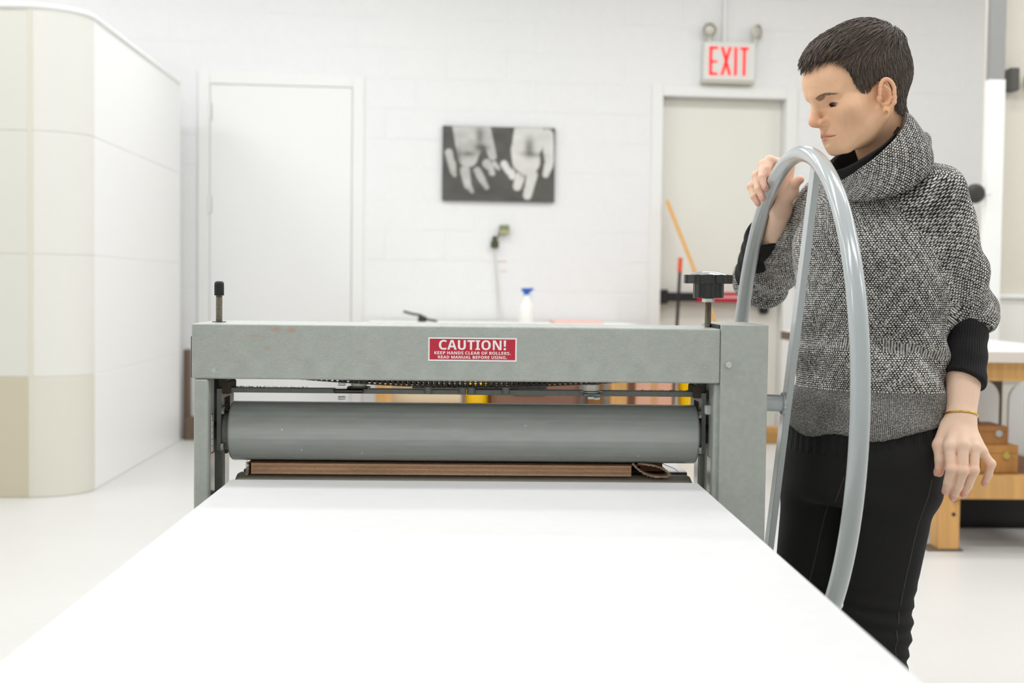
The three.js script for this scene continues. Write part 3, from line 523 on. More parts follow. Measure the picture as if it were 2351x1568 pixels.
// ---------------------------------------------------------------- the person
// signed distances and a surface-net mesher
const smin = (a, b, k) => { const h = Math.max(k - Math.abs(a - b), 0) / k; return Math.min(a, b) - h * h * k * .25; };
const smax = (a, b, k) => -smin(-a, -b, k);
function capD(px, py, pz, a, b, ra, rb) {
  const vx = b[0] - a[0], vy = b[1] - a[1], vz = b[2] - a[2], wx = px - a[0], wy = py - a[1], wz = pz - a[2];
  const t = clamp((wx * vx + wy * vy + wz * vz) / (vx * vx + vy * vy + vz * vz));
  return Math.hypot(wx - vx * t, wy - vy * t, wz - vz * t) - (ra + (rb - ra) * t);
}
function ellD(px, py, pz, cx, cy, cz, rx, ry, rz) {
  const x = px - cx, y = py - cy, z = pz - cz, k0 = Math.hypot(x / rx, y / ry, z / rz), k1 = Math.hypot(x / (rx * rx), y / (ry * ry), z / (rz * rz));
  return k1 < 1e-9 ? -Math.min(rx, ry, rz) : k0 * (k0 - 1) / k1;
}
function meshSDF(f, lo, hi, h, lip = 1.6) {
  const n = [0, 1, 2].map((i) => Math.ceil((hi[i] - lo[i]) / h) + 1), [nx, ny, nz] = n, val = new Float32Array(nx * ny * nz), S = 4;
  for (let k = 0; k < nz; k += S) for (let j = 0; j < ny; j += S) for (let i = 0; i < nx; i += S) {
    const c = f(lo[0] + (i + 1.5) * h, lo[1] + (j + 1.5) * h, lo[2] + (k + 1.5) * h), far = Math.abs(c) > S * h * .9 * lip;
    for (let c3 = k; c3 < Math.min(k + S, nz); c3++) for (let b = j; b < Math.min(j + S, ny); b++) for (let a = i; a < Math.min(i + S, nx); a++) val[(c3 * ny + b) * nx + a] = far ? c : f(lo[0] + a * h, lo[1] + b * h, lo[2] + c3 * h);
  }
  const id = new Int32Array(nx * ny * nz).fill(-1), pos = [], idx = [], at = (a, b, c) => val[(c * ny + b) * nx + a];
  for (let c = 0; c < nz - 1; c++) for (let b = 0; b < ny - 1; b++) for (let a = 0; a < nx - 1; a++) {
    let m = 0, sx = 0, sy = 0, sz = 0, q = 0; const v = [];
    for (let e = 0; e < 8; e++) { const d = at(a + (e & 1), b + (e >> 1 & 1), c + (e >> 2)); v.push(d); if (d < 0) m |= 1 << e; }
    if (m === 0 || m === 255) continue;
    for (const [p, r] of EDGES) if ((v[p] < 0) !== (v[r] < 0)) { const t = v[p] / (v[p] - v[r]); sx += (p & 1) + ((r & 1) - (p & 1)) * t; sy += (p >> 1 & 1) + ((r >> 1 & 1) - (p >> 1 & 1)) * t; sz += (p >> 2) + ((r >> 2) - (p >> 2)) * t; q++; }
    id[(c * ny + b) * nx + a] = pos.length / 3; pos.push(lo[0] + (a + sx / q) * h, lo[1] + (b + sy / q) * h, lo[2] + (c + sz / q) * h);
  }
  const quad = (p, q, r, s, flip) => { if (p < 0 || q < 0 || r < 0 || s < 0) return; flip ? idx.push(p, r, q, p, s, r) : idx.push(p, q, r, p, r, s); };
  for (let c = 1; c < nz - 1; c++) for (let b = 1; b < ny - 1; b++) for (let a = 1; a < nx - 1; a++) {
    const d = at(a, b, c), I = (x, y, z) => id[(z * ny + y) * nx + x];
    if ((d < 0) !== (at(a + 1, b, c) < 0)) quad(I(a, b - 1, c - 1), I(a, b, c - 1), I(a, b, c), I(a, b - 1, c), d >= 0);
    if ((d < 0) !== (at(a, b + 1, c) < 0)) quad(I(a - 1, b, c - 1), I(a - 1, b, c), I(a, b, c), I(a, b, c - 1), d >= 0);
    if ((d < 0) !== (at(a, b, c + 1) < 0)) quad(I(a - 1, b - 1, c), I(a, b - 1, c), I(a, b, c), I(a - 1, b, c), d >= 0);
  }
  const nor = new Float32Array(pos.length), e = h * .35;
  for (let i = 0; i < pos.length; i += 3) {
    let x = pos[i], y = pos[i + 1], z = pos[i + 2], gx, gy, gz;
    for (let it = 0; it < 2; it++) {
      gx = f(x + e, y, z) - f(x - e, y, z); gy = f(x, y + e, z) - f(x, y - e, z); gz = f(x, y, z + e) - f(x, y, z - e); const l = Math.hypot(gx, gy, gz) || 1; gx /= l; gy /= l; gz /= l;
      if (it === 0) { const d = clamp(f(x, y, z) / Math.max(.4, l / (2 * e)), -h * .6, h * .6); x -= gx * d; y -= gy * d; z -= gz * d; }
    }
    pos[i] = x; pos[i + 1] = y; pos[i + 2] = z; nor[i] = gx; nor[i + 1] = gy; nor[i + 2] = gz;
  }
  const g = new THREE.BufferGeometry(); g.setAttribute('position', new THREE.Float32BufferAttribute(pos, 3)); g.setAttribute('normal', new THREE.BufferAttribute(nor, 3)); g.setIndex(idx); return g;
}
const EDGES = [[0, 1], [2, 3], [4, 5], [6, 7], [0, 2], [1, 3], [4, 6], [5, 7], [0, 4], [1, 5], [2, 6], [3, 7]];
const n3 = (x, y, z, s) => (vnoise(x + z * 1.7, y - z * .9, 512, s) + vnoise(y + 31, z + x * .6, 512, s + 1) + vnoise(z + 77, x - y * .5, 512, s + 2)) / 3 - .5;

// ---- pose (metres, world)
const BASE = V(.76, 0, -.1);
const person = thing('person', 'person with short brown hair in speckled knit sweater and black jeans turning the wheel', 'person', [BASE.x, 0, BASE.z]);
const local = (g) => g.translate(-BASE.x, 0, -BASE.z);
const HEAD = { o: [.7149, 1.4420, -.0082], l: [.25923, .02815, .96540], u: [-.20310, .97881, .02599], f: [-.94422, -.20281, .25946], s: .984 };
const toHead = (x, y, z) => { x -= HEAD.o[0]; y -= HEAD.o[1]; z -= HEAD.o[2]; const k = 100 / HEAD.s; return [(x * HEAD.l[0] + y * HEAD.l[1] + z * HEAD.l[2]) * k, (x * HEAD.u[0] + y * HEAD.u[1] + z * HEAD.u[2]) * k, (x * HEAD.f[0] + y * HEAD.f[1] + z * HEAD.f[2]) * k]; };
const fromHead = (a, b, c) => { const k = HEAD.s / 100; return [HEAD.o[0] + (a * HEAD.l[0] + b * HEAD.u[0] + c * HEAD.f[0]) * k, HEAD.o[1] + (a * HEAD.l[1] + b * HEAD.u[1] + c * HEAD.f[1]) * k, HEAD.o[2] + (a * HEAD.l[2] + b * HEAD.u[2] + c * HEAD.f[2]) * k]; };
const headDir = (a, b, c) => V(a * HEAD.l[0] + b * HEAD.u[0] + c * HEAD.f[0], a * HEAD.l[1] + b * HEAD.u[1] + c * HEAD.f[1], a * HEAD.l[2] + b * HEAD.u[2] + c * HEAD.f[2]);
const J = {
  neck: [.800, 1.305, -.085],
  Ls: [.853, 1.255, .012], Le: [.9497, 1.0561, -.06], Lw: [.9026, .8498, .035],
  Rs: [.7209, 1.250, -.235], Re: [.6455, 1.104, -.50], Rw: [.6275, 1.2395, -.252],
  Lh: [.803, .75, -.035], Lk: [.7736, .4411, -.03], La: [.815, .09, -.075],
  Rh: [.715, .745, -.165], Rk: [.662, .43, -.15], Ra: [.70, .09, -.22],
};
const hands = {
  L: { wrist: J.Lw, f: [[[.8656, .8020, .0820], [.8646, .7620, .0960], [.8627, .7364, .0880], [.8627, .7187, .0760]], [[.8887, .8043, .0860], [.8846, .7596, .1000], [.8804, .7286, .0880], [.8773, .7081, .0740]], [[.9110, .8000, .0820], [.9059, .7600, .0960], [.9005, .7304, .0830], [.8979, .7132, .0700]], [[.9287, .7918, .0720], [.9429, .7699, .0800], [.9419, .7489, .0720], [.9387, .7316, .0630]]],
    t: [[.8780, .8330, .0400], [.8566, .8004, .0560], [.8561, .7745, .0660], [.8542, .7511, .0640]] },
  R: { wrist: J.Rw, f: [[[.6382, 1.3320, -.2300], [.5935, 1.3400, -.2080], [.5855, 1.3210, -.1960], [.5860, 1.3060, -.1900]], [[.6305, 1.3230, -.2370], [.5815, 1.3311, -.2090], [.5745, 1.3040, -.1870], [.5790, 1.2837, -.1770]], [[.6211, 1.3082, -.2440], [.5698, 1.3100, -.2190], [.5700, 1.2815, -.2000], [.5770, 1.2630, -.1910]], [[.6140, 1.2906, -.2500], [.5611, 1.2885, -.2260], [.5640, 1.2675, -.2120], [.5710, 1.2534, -.2060]]],
    t: [[.6300, 1.2600, -.2400], [.6444, 1.2787, -.2240], [.6449, 1.2946, -.2120], [.6547, 1.3020, -.2040]] },
};
function handD(x, y, z, H) {
  const palmR = [.0118, .0122, .0116, .0105], fr = [[.0102, .0094, .0084, .0072], [.0104, .0096, .0086, .0074], [.0099, .0091, .0082, .0070], [.0088, .0080, .0072, .0062]];
  let p = 1e3; H.f.forEach((c, i) => { const w = H.wrist, q = [lerp(w[0], c[0][0], .12), lerp(w[1], c[0][1], .12), lerp(w[2], c[0][2], .12)]; p = smin(p, capD(x, y, z, q, c[0], .0155, palmR[i]), .012); });
  p = smin(p, capD(x, y, z, H.t[0], H.t[1], .0158, .0122), .012);
  let d = p;
  H.f.forEach((c, i) => { let q = 1e3; for (let k = 0; k < 3; k++) q = smin(q, capD(x, y, z, c[k], c[k + 1], fr[i][k], fr[i][k + 1]), .0025); const kn = Math.hypot(x - c[1][0], y - c[1][1], z - c[1][2]) - fr[i][1] * 1.04; d = smin(d, smin(q, kn, .004), .0045); });
  let th = capD(x, y, z, H.t[1], H.t[2], .0122, .0104); th = smin(th, capD(x, y, z, H.t[2], H.t[3], .0104, .0082), .004); return smin(d, th, .006);
}
function forearmD(x, y, z, e, w, re, rw) { return capD(x, y, z, e, w, re, rw); }
const mid = (a, b, t) => a.map((v, i) => lerp(v, b[i], t));
const armL = (x, y, z) => smin(smin(capD(x, y, z, mid(J.Le, J.Lw, .5), J.Lw, .0355, .0262), capD(x, y, z, J.Le, mid(J.Le, J.Lw, .5), .032, .0335), .006), handD(x, y, z, hands.L), .016);
const wheelT = (x, y, z) => { const a = x - WHEEL.c.x, b = y - WHEEL.c.y, c = z - WHEEL.c.z, ca = Math.cos(WHEEL.lean), sa = Math.sin(WHEEL.lean); return Math.hypot(Math.hypot(-a * sa + b * ca, c) - WHEEL.R, a * ca + b * sa) - WHEEL.r; };
const armR0 = (x, y, z) => smin(smin(capD(x, y, z, mid(J.Re, J.Rw, .6), J.Rw, .0235, .0205), capD(x, y, z, J.Re, mid(J.Re, J.Rw, .6), .025, .0232), .006), handD(x, y, z, hands.R), .014);

const armR = (x, y, z) => smax(armR0(x, y, z), -(wheelT(x, y, z) - .0004), .003), armRw = armR;
// ---- head, in centimetres of the head's own frame (x to the person's left, y up, z forward)
const neckL = toHead(...J.neck);
const helix = []; for (let i = 0; i <= 14; i++) { const t = lerp(-.35, Math.PI * 1.22, i / 14); helix.push([8.1 - .3 * Math.cos(t), -.75 + 2.35 * Math.sin(t) - (t > Math.PI ? (t - Math.PI) * .9 : 0), -.55 + 1.35 * Math.cos(t) * (t > Math.PI ? .9 : 1)]); }
helix.push([7.75, -3.55, -1.0], [7.5, -4.2, -.2]);
const antihelix = [[8.0, .45, -.2], [8.0, -.5, -1.1], [7.95, -1.9, -1.1], [7.8, -2.8, -.4]];
function headD(x, y, z) {
  const a = Math.abs(x);
  let d = ellD(x, y, z, 0, 4.2, -1.7, 7.1, 8.2, 8.9);
  d = smin(d, ellD(x, y, z, 0, 3.4, 3.9, 6.1, 6.2, 7.1), 2);
  d = smin(d, ellD(x, y, z, 0, -2.4, 2.5, 5.9, 6.3, 6.4), 2);
  d = smin(d, capD(a, y, z, [5.5, -4.2, -.2], [2.2, -8.7, 6.0], 1.5, 1.5), 2.2);
  d = smin(d, ellD(x, y, z, 0, -5.6, 2.6, 4.9, 4.2, 5.4), 1.6);
  d = smin(d, ellD(x, y, z, 0, -8.5, 6.8, 2.0, 1.55, 1.75), 1.4);
  d = smin(d, ellD(x, y, z, 0, -6.3, 6.0, 3.0, 2.9, 3.05), 1.4);
  d = smin(d, ellD(a, y, z, 4.2, -2.3, 5.3, 2.1, 1.9, 2.0), 2.2);
  d = smin(d, capD(a, y, z, [.7, 1.35, 9.85], [4.3, 1.25, 7.4], .85, .65), 1.2);
  // nose
  let n = capD(x, y, z, [0, .2, 9.55], [0, -2.9, 10.45], .74, .92); n = smin(n, ellD(x, y, z, 0, -3.45, 10.5, 1.05, .95, 1.1), .7); n = smin(n, ellD(a, y, z, 1.2, -3.75, 9.5, .72, .72, 1.0), .5);
  d = smin(d, n, .9);
  d = smax(d, -ellD(a, y, z, .6, -4.62, 10.1, .34, .38, .62), .25);
  // eye sockets, lids and opening
  d = smax(d, -ellD(a, y, z, 3.05, -.5, 10.0, 1.75, 1.2, 1.9), 1.0);
  d = smin(d, Math.hypot(a - 3.1, y + .65, z - 6.75) - 1.42, .35);
  const lid = y + .92 + .05 * (a - 3.1) + .16 * (a - 3.1) * (a - 3.1);
  d = smax(d, -Math.max(Math.max(Math.hypot(a - 3.1, y + .65, z - 6.75) - 1.62, 1.24 - Math.hypot(a - 3.1, y + .65, z - 6.75)), Math.max(Math.abs(lid) - .44 * Math.sqrt(Math.max(0, 1 - ((a - 3.1) / 1.4) ** 2)), 7.0 - z)), .08);
  d = smin(d, capD(a, y, z, [1.75, -.5, 7.7], [3.1, -.18, 8.18], .16, .2), .25); d = smin(d, capD(a, y, z, [3.1, -.18, 8.18], [4.5, -.6, 7.2], .2, .15), .25);
  // mouth
  d = smin(d, smin(capD(a, y, z, [.35, -5.95, 8.95], [2.2, -6.45, 7.95], .44, .22), capD(a, y, z, [0, -6.85, 8.65], [2.0, -6.7, 7.95], .5, .25), .15), .5);
  d = smax(d, -capD(a, y, z, [0, -6.42, 9.45], [2.55, -6.66, 8.1], .13, .1), .14);
  d = smax(d, -ellD(x, y, z, 0, -7.75, 10.0, 1.9, .55, 1.25), .5);
  d = smax(d, -capD(a, y, z, [1.75, -4.1, 9.75], [3.3, -6.9, 8.35], .16, .1), .6);
  // neck
  const nk = capD(x, y, z, [0, -2.6, -2.6], neckL, 5.0, 6.0); d = smin(d, nk, 1.6);
  // ears
  let e = ellD(a, y, z, 7.3, -1.2, -.5, .72, 2.7, 1.4); for (let i = 0; i < 16; i++) e = smin(e, capD(a, y, z, helix[i], helix[i + 1], .33, .33), .2);
  for (let i = 0; i < 3; i++) e = smin(e, capD(a, y, z, antihelix[i], antihelix[i + 1], .26, .26), .25);
  e = smin(e, ellD(a, y, z, 7.45, -4.0, .05, .42, .75, .6), .4); e = smax(e, -ellD(a, y, z, 8.1, -1.45, .0, 1.15, 1.2, .78), .25); e = smin(e, ellD(a, y, z, 7.35, -1.7, 1.0, .5, .62, .36), .3);
  return smax(smin(d, e, .35), -ellD(a, y, z, 7.3, -1.75, .25, 1.3, .75, .5), .2);
}
const bodyParts = [];
const tint = (g, fn) => { const p = g.attributes.position, c = new Float32Array(p.count * 3); for (let i = 0; i < p.count; i++) { const q = fn(p.getX(i), p.getY(i), p.getZ(i)); c[i * 3] = q[0]; c[i * 3 + 1] = q[1]; c[i * 3 + 2] = q[2]; } g.setAttribute('color', new THREE.BufferAttribute(c, 3)); return g; };
const SK = [.93, .565, .345];
const mul = (k) => [SK[0] * k[0], SK[1] * k[1], SK[2] * k[2]];
{
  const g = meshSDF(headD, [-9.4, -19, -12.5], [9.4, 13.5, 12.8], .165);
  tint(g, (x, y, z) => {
    const a = Math.abs(x); let r = 1, gg = 1, b = 1; const add = (w, k) => { r *= lerp(1, k[0], w); gg *= lerp(1, k[1], w); b *= lerp(1, k[2], w); };
    const G = (cx, cy, cz, s) => Math.exp(-((a - cx) ** 2 + (y - cy) ** 2 + (z - cz) ** 2) / (s * s));
    add(G(0, -3.4, 11.2, 1.5) * .8, [1, .8, .8]); add(G(1.3, -3.8, 10.2, .9) * .5, [.98, .8, .8]); add(G(4.0, -3, 7.2, 2.4) * .3, [1, .9, .88]);
    const lipU = capD(a, y, z, [.3, -6.1, 9.3], [2.25, -6.5, 8.2], .42, .14), lipL = capD(a, y, z, [0, -6.8, 9.1], [2.05, -6.66, 8.2], .42, .14); add(1 - sstep(-.12, .22, Math.min(lipU, lipL)), [.84, .58, .6]);
    add(G(3.1, .1, 8.2, 1.3) * .35, [.9, .8, .76]); add(G(2.0, -1.2, 8.0, 1.1) * .4, [.86, .78, .78]); add(G(3.1, -1.8, 8.0, .9) * .25, [.9, .82, .82]); if (x > 0 || a > 6.8) add(sstep(7.0, 7.9, a) * .5, [1, .84, .78]);  // first tint: lid pigment, with some eye-socket shade put into the colour
    const m = n3(x * 1.3, y * 1.3, z * 1.3, 7) * .1 + n3(x * 5, y * 5, z * 5, 17) * .08; return mul([r * (1 + m * .6), gg * (1 + m), b * (1 + m)]);
  });
  const p = g.attributes.position, n = g.attributes.normal; for (let i = 0; i < p.count; i++) { const w = fromHead(p.getX(i), p.getY(i), p.getZ(i)); p.setXYZ(i, ...w); const d = headDir(n.getX(i), n.getY(i), n.getZ(i)); n.setXYZ(i, d.x, d.y, d.z); }
  bodyParts.push(g);
}
const handTint = (H) => (x, y, z) => { let w = 0; for (const c of [...H.f, H.t]) { const t = c[3], k = c[c.length > 3 ? 1 : 1]; w = Math.max(w, Math.exp(-((x - t[0]) ** 2 + (y - t[1]) ** 2 + (z - t[2]) ** 2) / .00022), .45 * Math.exp(-((x - k[0]) ** 2 + (y - k[1]) ** 2 + (z - k[2]) ** 2) / .00014)); } const m = n3(x * 130, y * 130, z * 130, 7) * .1; return mul([1.01 + m * .4, 1.15 * lerp(1, .74, w) * (1 + m), 1.38 * lerp(1, .7, w) * (1 + m)]); };
bodyParts.push(tint(meshSDF(armL, [.8, .68, -.12], [1.01, 1.11, .14], .0028), handTint(hands.L)));
bodyParts.push(tint(meshSDF(armR, [.53, 1.05, -.53], [.72, 1.37, -.14], .0028), handTint(hands.R)));

// ---- torso frame shared by body and clothes
const YAW = 35 * Math.PI / 180, TF = [-Math.cos(YAW), Math.sin(YAW)], TL = [Math.sin(YAW), Math.cos(YAW)];
function loft(levels) { return (y) => { let i = 0; while (i < levels.length - 2 && y > levels[i + 1][0]) i++; const a = levels[i], b = levels[i + 1], t = clamp((y - a[0]) / (b[0] - a[0])), s = t * t * (3 - 2 * t); return a.map((v, k) => lerp(v, b[k], s)); }; }
function loftD(x, y, z, L, y0, y1) { const [, cx, cz, A, B, bust] = L(y), dx = x - cx, dz = z - cz, l = dx * TL[0] + dz * TL[1], f = dx * TF[0] + dz * TF[1]; const Bf = f > 0 ? B + bust : B; const r = Math.hypot(l / A, f / Bf), d = (r - 1) * Math.min(A, Bf); return smax(d, Math.max(y0 - y, y - y1), .02); }
const bodyL = loft([[.62, .76, -.1, .14, .1, 0], [.75, .764, -.1, .15, .11, 0], [.98, .776, -.1, .13, .1, 0], [1.17, .772, -.1, .145, .11, .01], [1.27, .785, -.1, .13, .08, 0], [1.34, .797, -.088, .06, .055, 0]]);
function bodyD(x, y, z) {
  let d = loftD(x, y, z, bodyL, .75, 1.36);
  for (const s of ['L', 'R']) { d = smin(d, capD(x, y, z, J[s + 's'], J[s + 'e'], .05, .04), .04); const h = J[s + 'h'], k = J[s + 'k'], a = J[s + 'a']; d = smin(d, capD(x, y, z, h, k, .066, .045), .03); d = smin(d, capD(x, y, z, k, a, .048, .032), .02); d = smin(d, capD(x, y, z, [a[0] + .03, .05, a[2] - .02], [a[0] - .13, .04, a[2] + .06], .03, .025), .02); }
  return d;
}
bodyParts.push(tint(meshSDF(bodyD, [.42, .0, -.56], [1.04, 1.4, .16], .013), () => SK));
{
  const g = mergeGeometries(bodyParts); g.deleteAttribute('uv'); local(g);
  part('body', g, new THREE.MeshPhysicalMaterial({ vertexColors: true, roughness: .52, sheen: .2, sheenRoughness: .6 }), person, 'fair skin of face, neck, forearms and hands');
}
// eyes
for (const s of [1, -1]) {
  const c = fromHead(3.1 * s, -.65, 6.75), r = .0126 * HEAD.s; const g = new THREE.SphereGeometry(r, 32, 24); const look = headDir(.06 * s, -.32, 1).normalize(); const p = g.attributes.position, col = new Float32Array(p.count * 3);
  for (let i = 0; i < p.count; i++) { const d = V(p.getX(i), p.getY(i), p.getZ(i)).normalize().dot(look), k = d > .975 ? [.01, .008, .007] : d > .87 ? [.09, .055, .035] : [.72, .68, .64]; col.set(k, i * 3); }
  g.setAttribute('color', new THREE.BufferAttribute(col, 3)); g.translate(...c); part('eye', local(g), new THREE.MeshPhysicalMaterial({ vertexColors: true, roughness: .12, clearcoat: 1, clearcoatRoughness: .05 }), person, 'dark brown eye');
}
// hair: a close cap plus individual locks that follow the combing
const HL = [[16, 6.3], [11, 6.3], [9.4, 6.6], [6.9, 6.9], [6.0, 5.6], [5.5, 4.2], [4.7, 1.6], [3.4, -.1], [2.5, -.35], [1.7, .3], [1.2, 1.1], [-.4, 2.1], [-1.9, 1.4], [-2.6, -.2], [-3.1, -1.4], [-3.6, -4.3], [-6.1, -5.3], [-16, -5.6], [-16, 22], [16, 22]];
const hairline = (x, y, z) => { // centimetres inside the haired region, seen from the side
  let d = 1e9, inside = false;
  for (let i = 0, j = HL.length - 1; i < HL.length; j = i++) { const [ax, ay] = HL[j], [bx2, by] = HL[i], ex = bx2 - ax, ey = by - ay, wx = z - ax, wy = y - ay, t = clamp((wx * ex + wy * ey) / (ex * ex + ey * ey)); d = Math.min(d, Math.hypot(wx - ex * t, wy - ey * t)); if ((ay > y) !== (by > y) && z < ex * (y - ay) / ey + ax) inside = !inside; }
  return inside ? d : -d;
};
const scalp = (x, y, z) => smin(ellD(x, y, z, 0, 4.2, -1.7, 7.1, 8.2, 8.9), smin(ellD(x, y, z, 0, 3.4, 3.9, 6.1, 6.2, 7.1), capD(x, y, z, [0, -2.6, -2.6], neckL, 5.0, 6.0), 1.6), 2);
const hairMat = new THREE.MeshPhysicalMaterial({ vertexColors: true, roughness: .5, sheen: .3, sheenRoughness: .5 });
{
  const thick = (x, y, z) => .4 + 1.05 * sstep(6.5, 11, y) + .55 * sstep(6.3, 8.5, y) * sstep(1, 6, z);
  const capF = (x, y, z) => smax(scalp(x, y, z) - thick(x, y, z) * sstep(-.2, 1.6, hairline(x, y, z)) - .03 - n3(x * 1.5, y * .8, z * 1.5, 3) * .3, -hairline(x, y, z) * .7, .25);
  const g = meshSDF(capF, [-10, -11, -14], [10, 16, 12], .32, 2.2);
  tint(g, (x, y, z) => { const k = .8 + n3(x * 4, y * 1.2, z * 4, 5) * .7; return [.06 * k, .045 * k, .034 * k]; });
  const p = g.attributes.position, n = g.attributes.normal; for (let i = 0; i < p.count; i++) { const w = fromHead(p.getX(i), p.getY(i), p.getZ(i)); p.setXYZ(i, ...w); const d = headDir(n.getX(i), n.getY(i), n.getZ(i)); n.setXYZ(i, d.x, d.y, d.z); }
  const cap = part('hair', local(g), hairMat, person, 'short dark brown cropped hair');
  // locks
  const P = [], Nn = [], Cc = [], I = []; let made = 0, tries = 0;
  const grad = (x, y, z) => { const e = .05, v = V(scalp(x + e, y, z) - scalp(x - e, y, z), scalp(x, y + e, z) - scalp(x, y - e, z), scalp(x, y, z + e) - scalp(x, y, z - e)); return v.normalize(); };
  while (made < 9500 && tries++ < 90000) {
    const u = rnd() * 2 - 1, th = rnd() * 6.2832, q = Math.sqrt(1 - u * u); let o = V(q * Math.cos(th) * 9, u * 11 + 2, q * Math.sin(th) * 11 - 1.6); if (o.y < -9) continue;
    for (let k = 0; k < 6; k++) { const d = scalp(o.x, o.y, o.z), n = grad(o.x, o.y, o.z); o.addScaledVector(n, -d * .9); }
    const hl = hairline(o.x, o.y, o.z); if (hl < .05) continue; made++;
    let n = grad(o.x, o.y, o.z); const top = sstep(5.0, 9.5, o.y + .25 * o.z), nape = sstep(0, -6, o.y);
    const crown = V(1.2, 10.5, -6.5), from = o.clone().sub(crown);
    const dir = V(lerp(o.x * .03, .35, top), lerp(-1, -.15 + .05 * o.y * 0, top), lerp(-.25 + .35 * nape, 1.0, top)).addScaledVector(from.normalize(), .35);
    dir.x += (rnd() - .5) * .35; dir.y += (rnd() - .5) * .3; dir.z += (rnd() - .5) * .35;
    const len = Math.min(lerp(lerp(2.3, 1.4, nape), 4.2, top) * (.7 + .5 * rnd()), hl + lerp(.35, 1.5, top * sstep(3, 8, o.z)) * (.5 + rnd())), lift = lerp(.3, 1.45 + .3 * rnd(), top) * sstep(0, 1.5, hl) + .1, SEG = 5, rise = .04 + rnd() * lerp(.16, .55, top), r0 = (.055 + .05 * rnd());
    const tone = .55 + .9 * rnd() + .25 * top, base = P.length / 3; let pt = o.clone().addScaledVector(n, thick(o.x, o.y, o.z) * .4 * sstep(0, 1.6, hl)); const step = len / SEG; let d = dir.clone().addScaledVector(n, -dir.dot(n)).normalize();
    for (let k = 0; k <= SEG; k++) {
      const w = k / SEG, rr = r0 * (1 - .75 * w * w) * 1.2; const side = d.clone().cross(n).normalize();
      for (let m = 0; m < 3; m++) { const an = m * 2.0944 + .5, off = side.clone().multiplyScalar(Math.cos(an)).addScaledVector(n, Math.sin(an)); const v = fromHead(pt.x + off.x * rr, pt.y + off.y * rr, pt.z + off.z * rr), nd = headDir(off.x, off.y, off.z); P.push(v[0] - BASE.x, v[1], v[2] - BASE.z); Nn.push(nd.x, nd.y, nd.z); Cc.push(.105 * tone, .078 * tone, .058 * tone); }
      if (k < SEG) for (let m = 0; m < 3; m++) { const a = base + k * 3 + m, b = base + k * 3 + (m + 1) % 3; I.push(a, a + 3, b, b, a + 3, b + 3); }
      pt.addScaledVector(d, step); const sd = scalp(pt.x, pt.y, pt.z); n = grad(pt.x, pt.y, pt.z); const want = thick(pt.x, pt.y, pt.z) * sstep(-.3, 1.2, hl + .3) + rise * (.3 + .7 * Math.sin(w * 2.6)); const fringe = top * sstep(6.5, 9.0, pt.z); if (!(fringe > .5 && k > 2)) pt.addScaledVector(n, (want - sd) * .6); d.addScaledVector(n, -d.dot(n) * (fringe > .5 ? .35 : .9)).normalize(); if (fringe > .3) d.y -= pt.y > 7 ? .1 : .02; d.normalize();
    }
  }
  const s = new THREE.BufferGeometry(); s.setAttribute('position', new THREE.Float32BufferAttribute(P, 3)); s.setAttribute('normal', new THREE.Float32BufferAttribute(Nn, 3)); s.setAttribute('color', new THREE.Float32BufferAttribute(Cc, 3)); s.setIndex(I);
  const h = part('hair_locks', s, hairMat, cap); h.userData.kind = 'stuff';
  // eyebrows
  for (const sd of [1, -1]) {
    const eb = []; for (let i = 0; i < 150; i++) { const t = i / 150, ax = lerp(1.3, 4.5, t), ay = .35 + .85 * Math.sin(t * 2.3) - .25 * t + (rnd() - .5) * .75 * (1 - .6 * t), o = [ax * sd, ay, 11]; for (let k = 0; k < 14; k++) o[2] -= headD(...o) * .8; const l = .5 + rnd() * .35, e = [o[0] + sd * l, o[1] + lerp(.35, -.1, t) * l + .0, o[2]]; for (let k = 0; k < 5; k++) e[2] -= headD(...e) * .7; const A = V(...fromHead(o[0], o[1], o[2] + .02)), B = V(...fromHead(e[0], e[1], e[2] + .05)); const m = A.clone().add(B).multiplyScalar(.5), dv = B.clone().sub(A), g2 = new THREE.ConeGeometry(.00042, dv.length(), 4); g2.applyQuaternion(new THREE.Quaternion().setFromUnitVectors(V(0, 1, 0), dv.normalize())); g2.translate(m.x, m.y, m.z); eb.push(g2); }
    const e = part('eyebrow', local(merge(eb)), std(0x94755d, .7), cap); e.userData.kind = 'stuff';
    const la = []; for (let i = 0; i < 26; i++) { const t = i / 25, ax = lerp(1.75, 4.5, t), dx = ax - 3.1, yy = -.64 - .16 * dx * dx, zz = Math.sqrt(Math.max(.1, 1.46 ** 2 - dx * dx - (yy + .65) ** 2)) + 6.75; const A = V(...fromHead(ax * sd, yy, zz)), B = V(...fromHead((ax + dx * .25) * sd, yy - .3, zz + .55)), dv = B.clone().sub(A), m = A.clone().add(B).multiplyScalar(.5), g2 = new THREE.ConeGeometry(.0004, dv.length(), 4); g2.applyQuaternion(new THREE.Quaternion().setFromUnitVectors(V(0, 1, 0), dv.normalize())); g2.translate(m.x, m.y, m.z); la.push(g2); }
    const le = part('eyelash', local(merge(la)), M.blackMatte, cap); le.userData.kind = 'stuff';
  }
}
// ---- clothes
const wheelD = (x, y, z) => { const a = x - WHEEL.c.x, b = y - WHEEL.c.y, c = z - WHEEL.c.z, ca = Math.cos(WHEEL.lean), sa = Math.sin(WHEEL.lean), lx = a * ca + b * sa, ly = -a * sa + b * ca; return Math.hypot(Math.hypot(ly, c) - WHEEL.R, lx) - WHEEL.r; };
